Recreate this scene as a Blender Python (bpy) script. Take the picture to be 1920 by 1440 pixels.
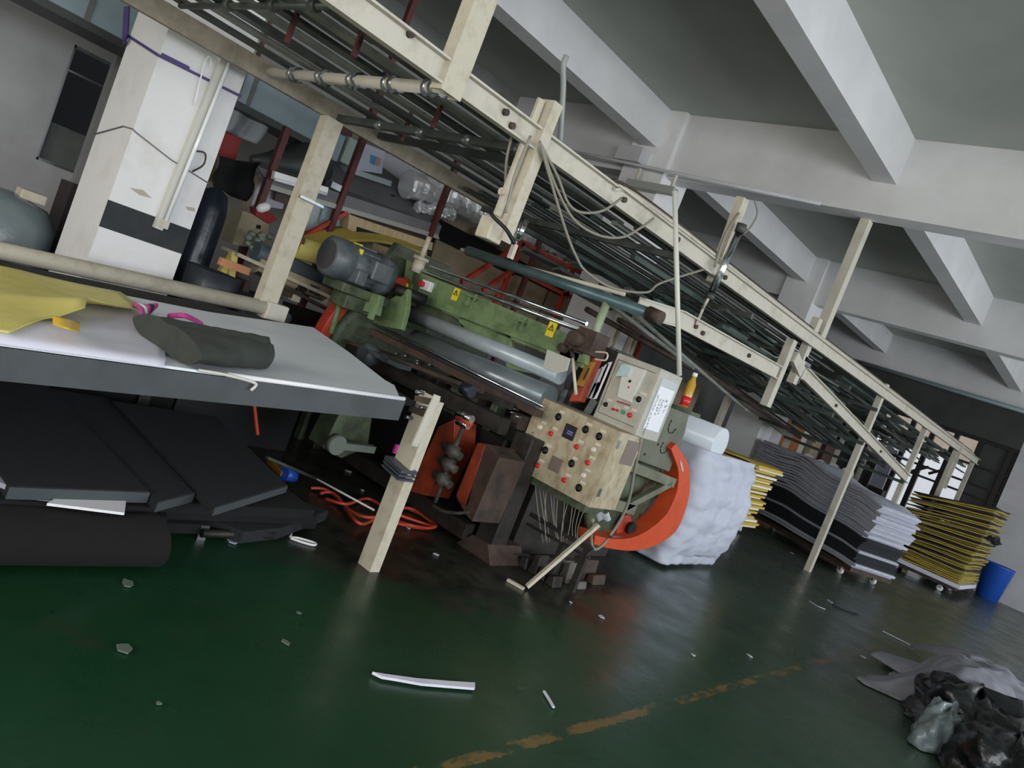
import bpy, bmesh, math, random
from mathutils import Vector, Matrix, noise
random.seed(7)
for _o in list(bpy.data.objects): bpy.data.objects.remove(_o)
SC = bpy.context.scene
COL = SC.collection
V = Vector
R = math.radians

# ------------------------------------------------------------------ camera
ROLL, PITCH, YAW, FPX = R(21.2565), R(-3.4376), R(39.8666), 1450.0
CAM = V((0, 0, 1.6))
_f = V((-math.sin(YAW)*math.cos(PITCH), math.cos(YAW)*math.cos(PITCH), math.sin(PITCH)))
_r0 = V((math.cos(YAW), math.sin(YAW), 0)); _u0 = _r0.cross(_f)
_r = _r0*math.cos(ROLL) + _u0*math.sin(ROLL)
_u = -_r0*math.sin(ROLL) + _u0*math.cos(ROLL)
cd = bpy.data.cameras.new('camera'); cam = bpy.data.objects.new('camera', cd); COL.objects.link(cam)
cd.sensor_fit = 'HORIZONTAL'; cd.angle = 2*math.atan(960/FPX); cd.clip_start = .05; cd.clip_end = 200
M = Matrix.Identity(4)
for i in range(3):
    M[i][0], M[i][1], M[i][2], M[i][3] = _r[i], _u[i], -_f[i], CAM[i]
cam.matrix_world = M
SC.camera = cam

# ------------------------------------------------------------------ light and exposure
SC.view_settings.view_transform = 'Standard'; SC.view_settings.look = 'None'
SC.view_settings.gamma = 1; SC.view_settings.use_curve_mapping = False
SC.view_settings.exposure = 0.0
W = bpy.data.worlds.new('overcast_sky'); SC.world = W; W.use_nodes = True
W.node_tree.nodes['Background'].inputs[0].default_value = (.86, .92, 1, 1)
W.node_tree.nodes['Background'].inputs[1].default_value = 1.5

def area(name, loc, aim, sx, sy, power, col):
    d = bpy.data.lights.new(name, 'AREA'); d.shape = 'RECTANGLE'; d.size = sx; d.size_y = sy
    d.energy = power; d.color = col
    o = bpy.data.objects.new(name, d); COL.objects.link(o); o.location = loc
    o.rotation_euler = V(aim).to_track_quat('-Z', 'Y').to_euler()
    return o
# daylight coming in through the right-hand window band, and through the windows behind the camera
for i, y in enumerate((-2.2, 3.0, 8.2, 13.4, 18.2)):
    area('window_daylight', (5.55, y, 2.4), (-1, 0, .02), 4.2, 2.2, (250, 250, 220, 200, 200)[i], (.90, .95, 1.0))
for x in (-3.5, 1.5):
    area('rear_window_daylight', (x, -5.6, 2.5), (0, 1, .0), 3.6, 2.0, 260, (1.0, .93, .84))

# ------------------------------------------------------------------ helpers
def P(px, py, x=None, y=None, z=None):
    """world point seen at a photo pixel, on the plane x=, y= or z="""
    d = _f + _r*((px-960)/FPX) - _u*((py-720)/FPX)
    t = (x-CAM.x)/d.x if x is not None else (y-CAM.y)/d.y if y is not None else (z-CAM.z)/d.z
    return CAM + d*t

def tag(o, label=None, cat=None, group=None, kind=None):
    if label: o['label'] = label
    if cat: o['category'] = cat
    if group: o['group'] = group
    if kind: o['kind'] = kind
    return o

def wloc(o):
    l = V((0, 0, 0))
    while o: l += o.location; o = o.parent
    return l

class MB:
    def __init__(s): s.v = []; s.f = []; s.sm = []
    def add(s, vs, fs, smooth=False):
        n = len(s.v); s.v += [V(v) for v in vs]
        s.f += [tuple(i+n for i in f) for f in fs]; s.sm += [smooth]*len(fs); return s
    def box(s, a, b, jit=0):
        x0, y0, z0 = [min(a[i], b[i]) for i in range(3)]; x1, y1, z1 = [max(a[i], b[i]) for i in range(3)]
        vs = [(x0,y0,z0),(x1,y0,z0),(x1,y1,z0),(x0,y1,z0),(x0,y0,z1),(x1,y0,z1),(x1,y1,z1),(x0,y1,z1)]
        return s.add(vs, [(0,3,2,1),(4,5,6,7),(0,1,5,4),(1,2,6,5),(2,3,7,6),(3,0,4,7)])
    def bar(s, p, q, w, h, up=(0,0,1)):
        p, q = V(p), V(q); d = (q-p).normalized(); up = V(up)
        if abs(d.dot(up)) > .97: up = V((0,1,0)) if abs(d.y) < .9 else V((1,0,0))
        a = d.cross(up).normalized()*(w/2); b = a.normalized().cross(d).normalized()*(h/2)
        vs = [p-a-b, p+a-b, p+a+b, p-a+b, q-a-b, q+a-b, q+a+b, q-a+b]
        return s.add(vs, [(0,3,2,1),(4,5,6,7),(0,1,5,4),(1,2,6,5),(2,3,7,6),(3,0,4,7)])
    def channel(s, p, q, w, h, t, up=(0,0,1), flip=1):
        """C-section: web of height h, flanges of width w, wall t"""
        p, q = V(p), V(q); d = (q-p).normalized(); up = V(up)
        a = d.cross(up).normalized()*flip; b = a.cross(d).normalized()*flip
        pr = [(0,-h/2),(w,-h/2),(w,-h/2+t),(t,-h/2+t),(t,h/2-t),(w,h/2-t),(w,h/2),(0,h/2)]
        vs = [p+a*u+b*v for u, v in pr]+[q+a*u+b*v for u, v in pr]; n = 8
        fs = [(i,(i+1)%n,(i+1)%n+n,i+n) for i in range(n)]
        fs += [(0,1,2,3),(0,3,4,7),(4,5,6,7),(11,10,9,8),(15,12,11,8),(15,14,13,12)]
        return s.add(vs, fs)
    def tube(s, p, q, r, n=14, r2=None, caps=True):
        p, q = V(p), V(q); d = (q-p).normalized(); r2 = r if r2 is None else r2
        a = d.cross(V((0,0,1)) if abs(d.z) < .9 else V((1,0,0))).normalized(); b = d.cross(a)
        cs = [(math.cos(2*math.pi*i/n), math.sin(2*math.pi*i/n)) for i in range(n)]
        vs = [p+(a*c+b*e)*r for c, e in cs]+[q+(a*c+b*e)*r2 for c, e in cs]
        s.add(vs, [(i,(i+1)%n,(i+1)%n+n,i+n) for i in range(n)], True)
        if caps: s.add(vs, [tuple(range(n-1,-1,-1)), tuple(range(n,2*n))])
        return s
    def lathe(s, p, axis, prof, n=24, caps=True):
        """prof = [(distance along axis, radius)...]"""
        p = V(p); d = V(axis).normalized()
        a = d.cross(V((0,0,1)) if abs(d.z) < .9 else V((1,0,0))).normalized(); b = d.cross(a)
        vs = []
        for t, r in prof:
            for i in range(n):
                an = 2*math.pi*i/n; vs.append(p+d*t+(a*math.cos(an)+b*math.sin(an))*r)
        fs = [(k*n+i, k*n+(i+1)%n, (k+1)*n+(i+1)%n, (k+1)*n+i) for k in range(len(prof)-1) for i in range(n)]
        s.add(vs, fs, True)
        if caps: s.add(vs, [tuple(range(n-1,-1,-1)), tuple(range((len(prof)-1)*n, len(prof)*n))])
        return s
    def path(s, pts, r, n=8, sub=6):
        pts = [V(p) for p in pts]
        if sub > 1 and len(pts) > 2: pts = spline(pts, sub)
        vs = []; m = len(pts)
        for k, p in enumerate(pts):
            d = (pts[min(k+1,m-1)]-pts[max(k-1,0)]).normalized()
            a = d.cross(V((.13,.2,.97))).normalized(); b = d.cross(a)
            vs += [p+(a*math.cos(2*math.pi*i/n)+b*math.sin(2*math.pi*i/n))*r for i in range(n)]
        fs = [(k*n+i, k*n+(i+1)%n, (k+1)*n+(i+1)%n, (k+1)*n+i) for k in range(m-1) for i in range(n)]
        s.add(vs, fs, True); s.add(vs, [tuple(range(n-1,-1,-1)), tuple(range((m-1)*n, m*n))])
        return s
    def prism(s, poly, ext):
        n = len(poly); poly = [V(p) for p in poly]; e = V(ext)
        vs = poly+[p+e for p in poly]
        return s.add(vs, [tuple(range(n-1,-1,-1)), tuple(range(n,2*n))]+[(i,(i+1)%n,(i+1)%n+n,i+n) for i in range(n)])
    def grid(s, fn, nu, nv, th=0, smooth=True):
        """fn(u,v)->point; th = thickness along -Z-ish normal"""
        top = [V(fn(i/nu, j/nv)) for j in range(nv+1) for i in range(nu+1)]
        w = nu+1
        fs = [(j*w+i, j*w+i+1, (j+1)*w+i+1, (j+1)*w+i) for j in range(nv) for i in range(nu)]
        if not th: return s.add(top, fs, smooth)
        nor = [V((0,0,0)) for _ in top]
        for f in fs:
            c = (top[f[1]]-top[f[0]]).cross(top[f[3]]-top[f[0]])
            for i in f: nor[i] += c
        bot = [p-n.normalized()*th if n.length > 0 else p for p, n in zip(top, nor)]
        N = len(top)
        s.add(top+bot, fs+[tuple(i+N for i in reversed(f)) for f in fs], smooth)
        rim = [i for i in range(w)]+[j*w+nu for j in range(1, nv+1)]+[nv*w+i for i in range(nu-1,-1,-1)]+[j*w for j in range(nv-1,0,-1)]
        s.add(top+bot, [(rim[k], rim[k]+N, rim[(k+1)%len(rim)]+N, rim[(k+1)%len(rim)]) for k in range(len(rim))])
        return s
    def build(s, name, mat, parent=None, bevel=0, origin=None):
        me = bpy.data.meshes.new(name)
        if parent is not None: o0 = wloc(parent)
        elif origin is not None: o0 = V(origin)
        else:
            xs = [v.x for v in s.v]; ys = [v.y for v in s.v]; zs = [v.z for v in s.v]
            o0 = V(((min(xs)+max(xs))/2, (min(ys)+max(ys))/2, min(zs)))
        me.from_pydata([v-o0 for v in s.v], [], s.f)
        for p, k in zip(me.polygons, s.sm): p.use_smooth = k
        me.update()
        bm = bmesh.new(); bm.from_mesh(me); bmesh.ops.remove_doubles(bm, verts=bm.verts, dist=1e-5)
        bmesh.ops.recalc_face_normals(bm, faces=bm.faces); bm.to_mesh(me); bm.free()
        me.materials.append(mat)
        o = bpy.data.objects.new(name, me); COL.objects.link(o)
        if parent is not None: o.parent = parent
        else: o.location = o0
        if bevel:
            m = o.modifiers.new('bevel', 'BEVEL'); m.width = bevel; m.segments = 2; m.limit_method = 'ANGLE'; m.angle_limit = R(40)
        return o

def spline(p, sub):
    out = []; n = len(p)
    for i in range(n-1):
        a, b, c, d = p[max(i-1,0)], p[i], p[i+1], p[min(i+2,n-1)]
        for k in range(sub):
            t = k/sub
            out.append(.5*((2*b)+(c-a)*t+(2*a-5*b+4*c-d)*t*t+(3*b-a-3*c+d)*t**3))
    out.append(p[-1]); return out

def empty(name, loc, label=None, cat=None, group=None):
    o = bpy.data.objects.new(name, None); COL.objects.link(o); o.location = loc; o.empty_display_size = .1
    return tag(o, label, cat, group)

def copy_tree(o, parent=None, loc=None):
    c = o.copy(); COL.objects.link(c); c.parent = parent
    if loc is not None: c.location = loc
    for ch in list(o.children): copy_tree(ch, c)
    return c

def fbm(p, sc, oc=3): return noise.fractal(V(p)*sc, 1.0, 2.0, oc)

# ------------------------------------------------------------------ materials
def srgb(h):
    if isinstance(h, str): h = [int(h[i:i+2], 16) for i in (0, 2, 4)]
    c = [v/255 for v in h]
    return tuple(v/12.92 if v <= .04045 else ((v+.055)/1.055)**2.4 for v in c)+(1,)
def mat(name, col, rough=.6, metal=0, col2=None, sc=6, lo=.4, hi=.7, bump=0, bsc=40, alpha=1, spec=.5, stretch=None, trans=0):
    """principled surface; col2 is a second colour (dirt, wear) laid over by noise"""
    m = bpy.data.materials.new(name); m.use_nodes = True; nt = m.node_tree; N = nt.nodes; L = nt.links
    b = N['Principled BSDF']; b.inputs['Base Color'].default_value = srgb(col)
    b.inputs['Roughness'].default_value = rough; b.inputs['Metallic'].default_value = metal
    b.inputs['Specular IOR Level'].default_value = spec
    if trans: b.inputs['Transmission Weight'].default_value = trans
    if alpha < 1: b.inputs['Alpha'].default_value = alpha
    tc = N.new('ShaderNodeTexCoord'); mp = N.new('ShaderNodeMapping'); L.new(tc.outputs['Object'], mp.inputs[0])
    if stretch: mp.inputs['Scale'].default_value = stretch
    if col2:
        n = N.new('ShaderNodeTexNoise'); n.inputs['Scale'].default_value = sc; n.inputs['Detail'].default_value = 6
        n.inputs['Roughness'].default_value = .65
        L.new(mp.outputs[0], n.inputs['Vector'])
        r = N.new('ShaderNodeMapRange'); r.inputs['From Min'].default_value = lo; r.inputs['From Max'].default_value = hi
        L.new(n.outputs['Fac'], r.inputs['Value'])
        x = N.new('ShaderNodeMix'); x.data_type = 'RGBA'; x.inputs['A'].default_value = srgb(col); x.inputs['B'].default_value = srgb(col2)
        L.new(r.outputs[0], x.inputs['Factor']); L.new(x.outputs['Result'], b.inputs['Base Color'])
    if bump:
        n2 = N.new('ShaderNodeTexNoise'); n2.inputs['Scale'].default_value = bsc; n2.inputs['Detail'].default_value = 4
        L.new(mp.outputs[0], n2.inputs['Vector'])
        bp = N.new('ShaderNodeBump'); bp.inputs['Strength'].default_value = bump; bp.inputs['Distance'].default_value = .01
        L.new(n2.outputs['Fac'], bp.inputs['Height']); L.new(bp.outputs[0], b.inputs['Normal'])
    return m

m_wall = mat('painted_wall', 'c4c4c6', .85, col2='adadb0', sc=1.2, bump=.1, bsc=30)
m_conc = mat('whitewashed_concrete', 'd8d8d8', .9, col2='cccccc', sc=1.5, bump=.15, bsc=25)
m_slab = mat('slab_paint', 'b0b5ae', .9, col2='a4a9a2', sc=.8, bump=.1)
m_colm = mat('column_paint', 'e2e2e2', .8, col2='d2cec8', sc=3, lo=.5, hi=.85, bump=.1)
m_beige = mat('worn_beige_paint', 'c3beb0', .55, col2='a09884', sc=6, lo=.5, hi=.85, bump=.1)
m_brail = mat('brownish_rail_paint', '9c9382', .6, col2='7c7362', sc=6)
m_beige2 = mat('grimy_beige_paint', 'c2bba8', .6, col2='98896d', sc=9, lo=.5, hi=.85, bump=.1)
m_cabinet = mat('stained_cabinet_paint', 'b5ab92', .55, col2='8a7756', sc=17, lo=.42, hi=.75, stretch=(1, 1, .5))
m_cabgrey = mat('cabinet_grey_paint', 'b4b3a8', .5, col2='a5a294', sc=8)
m_green = mat('machine_green_paint', '748b60', .45, col2='3f4c30', sc=5, lo=.45, hi=.75, bump=.06)
m_dgreen = mat('grimy_green_paint', '515d45', .55, col2='24271d', sc=6, lo=.4, hi=.7)
m_grime = mat('greasy_iron', '2d2924', .55, col2='161412', sc=8, bump=.3, bsc=20)
m_rust = mat('rusty_iron', '4c3a30', .7, col2='26201c', sc=7, bump=.2)
m_slat = mat('dark_slat_steel', '474d48', .5, col2='282c28', sc=5)
m_slatg = mat('green_slat_steel', '3a4d46', .45, col2='202b27', sc=5)
m_slatl = mat('lit_slat_steel', '8d9188', .5, col2='686c64', sc=5)  # paler copy of the slat steel, its lit surfaces put into the colour
m_black = mat('black_rubber', '131414', .6)
m_orange = mat('orange_guard_paint', 'cf4d22', .5, col2='a83c1a', sc=4, lo=.5, hi=.85)
m_dorange = mat('grimy_orange_paint', 'a94426', .5, col2='3c241a', sc=5, lo=.4, hi=.75)
m_red = mat('red_frame_paint', 'b83c26', .5, col2='7d2a1c', sc=6)
m_maroon = mat('maroon_paint', '5c2a28', .6, col2='3c1e1c', sc=6)
m_chrome = mat('chromed_steel', 'd0d3d6', .16, 1)
m_steel = mat('brushed_steel', 'a2a7aa', .32, .9, col2='7a7f83', sc=5)
m_roller = mat('rubber_roller_grey', 'b4bfc4', .35, .2, col2='9ca7ac', sc=3)
m_motor = mat('motor_grey_paint', '5d6468', .4, col2='43494c', sc=8)
m_alu = mat('aluminium_extrusion', 'c3c6ca', .28, .9)
m_foil = mat('silver_foil', 'e8eaeb', .28, .5, bump=1.0, bsc=22)
m_white = mat('white_plastic', 'e6e6e6', .4)
m_paper = mat('white_paper', 'e9e9ee', .7)
m_sheet = mat('white_foam_sheet', 'e6ecf2', .55, col2='dbe2e8', sc=2)
m_liner = mat('white_liner_film', 'dcdce8', .5, col2='cfcfde', sc=3, bump=.12, bsc=7)
m_yellow = mat('yellow_release_film', 'e2d67c', .5, col2='cabf66', sc=3)
m_yellowp = mat('yellow_plastic', 'd8b02c', .4)
m_foam = mat('charcoal_foam', '24282a', .95, col2='1b1e20', sc=30, bump=.5, bsc=160)
m_foamd = mat('black_foam', '0f1011', .97, col2='181818', sc=8, bump=.3, bsc=120)
m_foamr = mat('charcoal_felt', '3c413c', .95, col2='323632', sc=8, bump=.3, bsc=120)
m_foamedge = mat('grey_cut_foam', '43494c', .9)
m_gfoam = mat('light_grey_foam', 'bcbfcb', .85, col2='a7a9b8', sc=10, bump=.2, bsc=60)
m_gfoam2 = mat('mid_grey_foam', 'a9abb8', .85)
m_kfoam = mat('near_black_foam', '24272c', .9)
m_ysheet = mat('yellow_foam', 'a8933e', .7, col2='8d7a30', sc=6)
m_ysheet2 = mat('olive_foam', '776b34', .8)
m_card = mat('cardboard', '9a8a72', .85, col2='87785f', sc=3)
m_ply = mat('plywood', 'b9a582', .75, col2='a18c68', sc=5, stretch=(1, 8, 1))
m_wood = mat('orange_plywood', '9a5a26', .6, col2='82491e', sc=4)
m_glassb = mat('pale_blue_panel', '93a7ae', .35, col2='84979e', sc=2)
m_blue = mat('blue_plastic', '1d4fae', .4)
m_dblue = mat('navy_plastic_film', '1c2430', .3, bump=.4, bsc=9)
m_bag = mat('black_plastic_bag', '0d0f12', .3, bump=.8, bsc=12)
m_heap = mat('crumpled_grey_fabric', '85868f', .9, col2='777883', sc=8, bump=.25, bsc=50)
m_clear = mat('cloudy_plastic_wrap', '6c777a', .25, bump=.8, bsc=9)
m_hose = mat('red_hose_rubber', 'b4422c', .4)
m_cable = mat('grey_cable_rubber', '8a8578', .6)
m_pink = mat('magenta_ribbon', 'c0388c', .5)
m_purple = mat('purple_tape', '4c3c74', .5)
m_canopy = mat('grey_canopy_paint', '77777a', .7, col2='646466', sc=2)
m_dark = mat('dark_opening', '0c0b0c', .8)
m_hred = mat('bright_red_plastic', 'c8242c', .35)
m_sticker = mat('yellow_sticker', 'e4cf2c', .5)
m_ink = mat('black_ink', '15130f', .6)
m_buttong = mat('green_button', '3f9a6c', .4)
m_lcd = mat('display_window', '30334a', .2)
m_brownpl = mat('brown_nameplate', '776a60', .5)
m_pole = mat('pale_pole_paint', 'cfcfc4', .5)
m_peach = mat('peach_foam', 'c58a62', .7)

def floor_material():
    m = bpy.data.materials.new('green_epoxy_floor'); m.use_nodes = True; nt = m.node_tree; N = nt.nodes; L = nt.links
    b = N['Principled BSDF']; tc = N.new('ShaderNodeNewGeometry'); pos = tc.outputs['Position']
    def nz(scale, detail=6, stretch=None):
        n = N.new('ShaderNodeTexNoise'); n.inputs['Scale'].default_value = scale; n.inputs['Detail'].default_value = detail
        n.inputs['Roughness'].default_value = .65
        if stretch:
            mp = N.new('ShaderNodeMapping'); mp.inputs['Scale'].default_value = stretch; L.new(pos, mp.inputs[0]); L.new(mp.outputs[0], n.inputs['Vector'])
        else: L.new(pos, n.inputs['Vector'])
        return n.outputs['Fac']
    def mr(v, a, bb, c=0, d=1):
        r = N.new('ShaderNodeMapRange'); L.new(v, r.inputs['Value'])
        for k, x in zip(('From Min','From Max','To Min','To Max'), (a, bb, c, d)): r.inputs[k].default_value = x
        return r.outputs[0]
    def math_(op, a, bb):
        n = N.new('ShaderNodeMath'); n.operation = op
        for i, x in enumerate((a, bb)):
            if isinstance(x, (int, float)): n.inputs[i].default_value = x
            else: L.new(x, n.inputs[i])
        return n.outputs[0]
    def mix(f, a, bb):
        x = N.new('ShaderNodeMix'); x.data_type = 'RGBA'; L.new(f, x.inputs['Factor'])
        for k, c in (('A', a), ('B', bb)):
            if isinstance(c, tuple): x.inputs[k].default_value = c
            else: L.new(c, x.inputs[k])
        return x.outputs['Result']
    sp = N.new('ShaderNodeSeparateXYZ'); L.new(pos, sp.inputs[0]); X, Y = sp.outputs[0], sp.outputs[1]
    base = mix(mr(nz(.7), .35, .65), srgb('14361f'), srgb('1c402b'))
    far = mix(mr(nz(1.5), .35, .7), srgb('384a3f'), srgb('4b5147'))   # greyer and paler towards the far end of the hall
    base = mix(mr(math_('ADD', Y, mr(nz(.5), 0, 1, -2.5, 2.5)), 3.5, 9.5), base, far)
    # oily ground-in dirt round the machine
    dx = math_('DIVIDE', math_('SUBTRACT', X, -4.3), 1.75); dy = math_('DIVIDE', math_('SUBTRACT', Y, 4.6), 2.2)
    rr = math_('ADD', math_('ADD', math_('MULTIPLY', dx, dx), math_('MULTIPLY', dy, dy)), mr(nz(1.6), .2, .8, -.55, .55))
    grime = mr(rr, 1.25, .75)
    base = mix(math_('MULTIPLY', grime, .93), base, mix(mr(nz(4), .4, .6), srgb('191a17'), srgb('37342c')))
    base = mix(math_('MULTIPLY', mr(nz(3.2, 8), .6, .72), .35), base, srgb('3a3128'))
    base = mix(math_('MULTIPLY', mr(nz(9, 8, (1, .25, 1)), .68, .74), .35), base, srgb('6c8274'))
    base = mix(math_('MULTIPLY', mr(nz(14, 3), .7, .74), .8), base, srgb('10120f'))
    # worn yellow aisle line
    ln = math_('ABSOLUTE', math_('ADD', X, 1.585), 0)
    band = mr(math_('ADD', ln, mr(nz(20), .3, .7, -.012, .012)), .034, .028)
    wear = mr(nz(5, 8, (1, .5, 1)), .53, .46)
    base = mix(math_('MULTIPLY', math_('MULTIPLY', band, wear), mr(Y, 9.5, 6.5)), base, srgb('6b582f'))
    L.new(base, b.inputs['Base Color'])
    L.new(mr(nz(2.5), .3, .7, .2, .42), b.inputs['Roughness'])
    b.inputs['Specular IOR Level'].default_value = .45
    bp = N.new('ShaderNodeBump'); bp.inputs['Strength'].default_value = .12; bp.inputs['Distance'].default_value = .01
    L.new(nz(18), bp.inputs['Height']); L.new(bp.outputs[0], b.inputs['Normal'])
    return m
m_floor = floor_material()

# ------------------------------------------------------------------ the hall
def struct(name, mb, m, parent=None, **k):
    o = mb.build(name, m, parent, **k)
    if parent is None: o['kind'] = 'structure'
    return o
XR, XL, YB, YE, ZC = 5.0, -9.5, -5.0, 20.5, 5.0
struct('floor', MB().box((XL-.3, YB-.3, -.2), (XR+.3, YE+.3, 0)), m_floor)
struct('ground', MB().box((XL-8, YE+.3, -.25), (XR+8, 40, -.03)), mat('pale_yard_concrete', 'c4c2bc', .9, col2='b4b2ac', sc=1))
struct('ceiling', MB().box((XL-.3, YB-.3, ZC), (XR+.3, YE+.3, ZC+.2)), m_slab)
# main girders across the hall, secondary beams along it
GY = (-3.8, 2.25, 8.25, 14.2, 20.2)
for y in GY: struct('ceiling_girder', MB().box((XL, y, 4.16), (XR, y+.28, ZC)), m_conc)
for x in (-9.25, -6.25, -3.25, -.25, 2.75):
    for y0, y1 in zip((YB,)+tuple(g+.28 for g in GY[:-1]), GY):
        struct('ceiling_beam', MB().box((x, y0, 4.5), (x+.25, y1, ZC)), m_conc)
for y in (8.2, 14.15):
    struct('column', MB().box((-6.4, y-.03, 0), (-5.75, y+.58, ZC)), m_colm)
c1 = struct('column', MB().box((-6.42, 2.15, 0), (-5.8, 2.76, 4.9)), m_colm)
b_ = MB().box((-5.802, 2.148, 1.26), (-5.797, 2.762, 1.455)); b_.build('painted_band', mat('black_band_paint', '23272a', .7, col2='2e3234', sc=8), c1)
b_ = MB()
b_.add([P(x, y, x=-5.797) for x, y in ((243, 352), (268, 356), (285, 372), (262, 366))], [(0,1,2,3)])
b_.add([P(x, y, x=-5.797) for x, y in ((347, 387), (365, 390), (366, 397), (352, 394))], [(0,1,2,3)])
b_.build('glue_mark', mat('dried_glue', 'b0a898', .7), c1)

# walls
def wall_with_holes(name, axis, pos, th, u0, u1, z1, holes, m):
    """holes = [(u0,u1,z0,z1)] sorted by u"""
    mb = MB()
    def bx(a, b, c, d):
        if b-a < .01 or d-c < .01: return
        if axis == 'x': mb.box((pos, a, c), (pos+th, b, d))
        else: mb.box((a, pos, c), (b, pos+th, d))
    u = u0
    for h in holes:
        bx(u, h[0], 0, z1); bx(h[0], h[1], 0, h[2]); bx(h[0], h[1], h[3], z1); u = h[1]
    bx(u, u1, 0, z1)
    return struct(name, mb, m)
wall_with_holes('wall_left', 'x', XL-.2, .2, YB, YE, ZC, [(2.72, 3.9, 1.5, 2.77)], m_wall)
rh = [(y-2.2, y+2.2, 1.1, 3.7) for y in (-2.3, 3.0, 8.3, 13.6)]+[(16.6, 20.0, 1.1, 3.7)]
wall_with_holes('wall_right', 'x', XR, .2, YB, YE, ZC, rh, m_wall)
wall_with_holes('wall_rear', 'y', YB-.2, .2, XL, XR, ZC, [(-5.4, -1.6, 1.3, 3.6), (-.4, 3.4, 1.3, 3.6)], m_wall)
m_frame = mat('dark_window_frame', '3c4140', .5)
def window(name, axis, pos, u0, u1, z0, z1, nv, nh, w=.05, m=m_frame):
    mb = MB()
    def br(a, b, c, d):
        if axis == 'x': mb.box((pos, a, c), (pos+.06, b, d))
        else: mb.box((a, pos, c), (b, pos+.06, d))
    for i in range(nv+1):
        u = u0+(u1-u0-w)*i/nv; br(u, u+w, z0, z1)
    for i in range(nh+1):
        z = z0+(z1-z0-w)*i/nh; br(u0, u1, z, z+w)
    return struct(name, mb, m)
n = 2
for h in rh: window('window_%d' % n, 'x', XR+.07, *h, 4, 2); n += 1
for h in ((-5.4, -1.6, 1.3, 3.6), (-.4, 3.4, 1.3, 3.6)): window('window_%d' % n, 'y', YB-.13, *h, 4, 2); n += 1
w1 = window('window_1', 'x', XL-.1, 2.72, 3.9, 1.5, 2.77, 1, 1, .03, m_alu)
MB().box((XL-.09, 2.72, 2.49), (XL-.05, 3.9, 2.51)).build('window_rail', m_alu, w1)
MB().box((XL-.12, 2.73, 1.51), (XL-.1, 3.89, 1.93)).build('window_board', mat('greyed_board', '6f7370', .7, col2='565d5c', sc=4), w1)
struct('wall_outside', MB().box((XL-1.6, .5, 0), (XL-1.5, 6, 4.2)), m_dark)

# end wall: white wall to the right, dark shuttered opening behind the rack
struct('wall_end', MB().box((-2.62, YE, 0), (XR, YE+.25, ZC)).box((XL, YE, 3.3), (-2.62, YE+.25, ZC)).box((XL, YE, 0), (-6.4, YE+.25, 3.3)), m_wall)
struct('lintel_shade_1', MB().box((XL, YE-.1, 3.28), (-2.62, YE-.02, 4.16)), mat('shadowed_lintel_grey', '3a3f3b', .7, col2='2c302d', sc=2))  # dark sheet standing for the shadowed wall above the gate
mb = MB()
for x in (-6.4, -5.9, -5.4, -4.93, -4.45, -3.96, -3.45, -2.82): mb.box((x, YE+.02, 0), (x+.11, YE+.14, 3.3))
for z in (0, .9, 1.95, 2.2, 2.62, 3.2): mb.box((-6.4, YE+.03, z), (-2.62, YE+.12, z+.05 if z < 3 else 3.3))
for x, z in ((-4.3, 2.1), (-3.8, 2.3)): mb.bar((x-.35, YE+.07, z-.2), (x+.1, YE+.07, z+.15), .06, .06)
gate = struct('door_1', mb, mat('dark_gate_steel', '1e1819', .6))
MB().box((-3.42, YE+.14, 0), (-2.62, YE+.2, 3.25)).build('door_panel', mat('grey_sheet_metal', '3d403f', .6, col2='2e3130', sc=3), gate)
MB().box((-6.4, YE+.14, 1.9), (-5.55, YE+.2, 3.25)).box((-6.4, YE+.14, 0), (-5.3, YE+.2, 1.9)).build('door_panel', mat('grey_panel_paint', '4a504e', .6), gate)
# neighbouring house seen through the gate
nb = empty('building', (-7, 27, 0), 'pale neighbouring building seen through the dark far gate', 'building')
MB().box((-16, 27, 2.9), (-1, 29, 7)).build('facade', mat('beige_render', 'b7a592', .8, col2='a5927e', sc=1), nb)
MB().box((-16, 27.02, 0), (-1, 29, 2.9)).build('overexposed_base', mat('overexposed_white', 'f0f0f0', .8), nb)  # lower part painted white to stand for the overexposed outdoors
for x in (-12, -9.6, -7.4): MB().box((x, 26.96, 1.2), (x+.9, 27.0, 2.6)).build('window_pane', mat('dark_pane', '3a3b44', .2), nb)
# ------------------------------------------------------------------ overhead drying rack (runs down the hall above the machine)
XN, XF = -3.2, -5.37
rack = empty('overhead_drying_rack', (-4.28, 6, 0), 'long overhead rack of dark slats between beige rails running above the green machine', 'drying rack')
def rail(x, pts, h=.13, w=.055, flip=1):
    mb = MB()
    for p, q in zip(pts, pts[1:]): mb.channel((x, p[0], p[1]), (x, q[0], q[1]), w, h, .012, flip=flip)
    o = mb.build('side_rail', m_beige if x == XN else m_brail, rack); return o
rail(XN, [(-3, 2.69), (4.05, 2.69)]); rail(XN, [(4.05, 2.7), (10, 2.7)]); rail(XN, [(10, 2.7), (19.8, 2.7)])
rail(XF, [(-3, 2.69), (6, 2.69)], flip=-1); rail(XF, [(6, 2.69), (19.8, 2.7)], flip=-1)
# lower deck rails, sagging towards the far end
low = [(4.85, 2.13), (5.45, 2.2)]; low2 = [(5.45, 2.2), (7.7, 2.22)]; low3 = [(8.35, 2.35), (11.4, 2.05)]; low4 = [(11.4, 2.05), (14.5, 1.74)]
for x, fl in ((XN, 1), (XF, -1)):
    for l in ((low, low2, low3, low4) if fl > 0 else (low3, low4)): rail(x, l, .14, flip=fl)
MB().bar((XN+.005, 7.95, 2.45), (XN+.005, 8.28, 2.35), .05, .12).build('side_rail', m_beige, rack)
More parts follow.
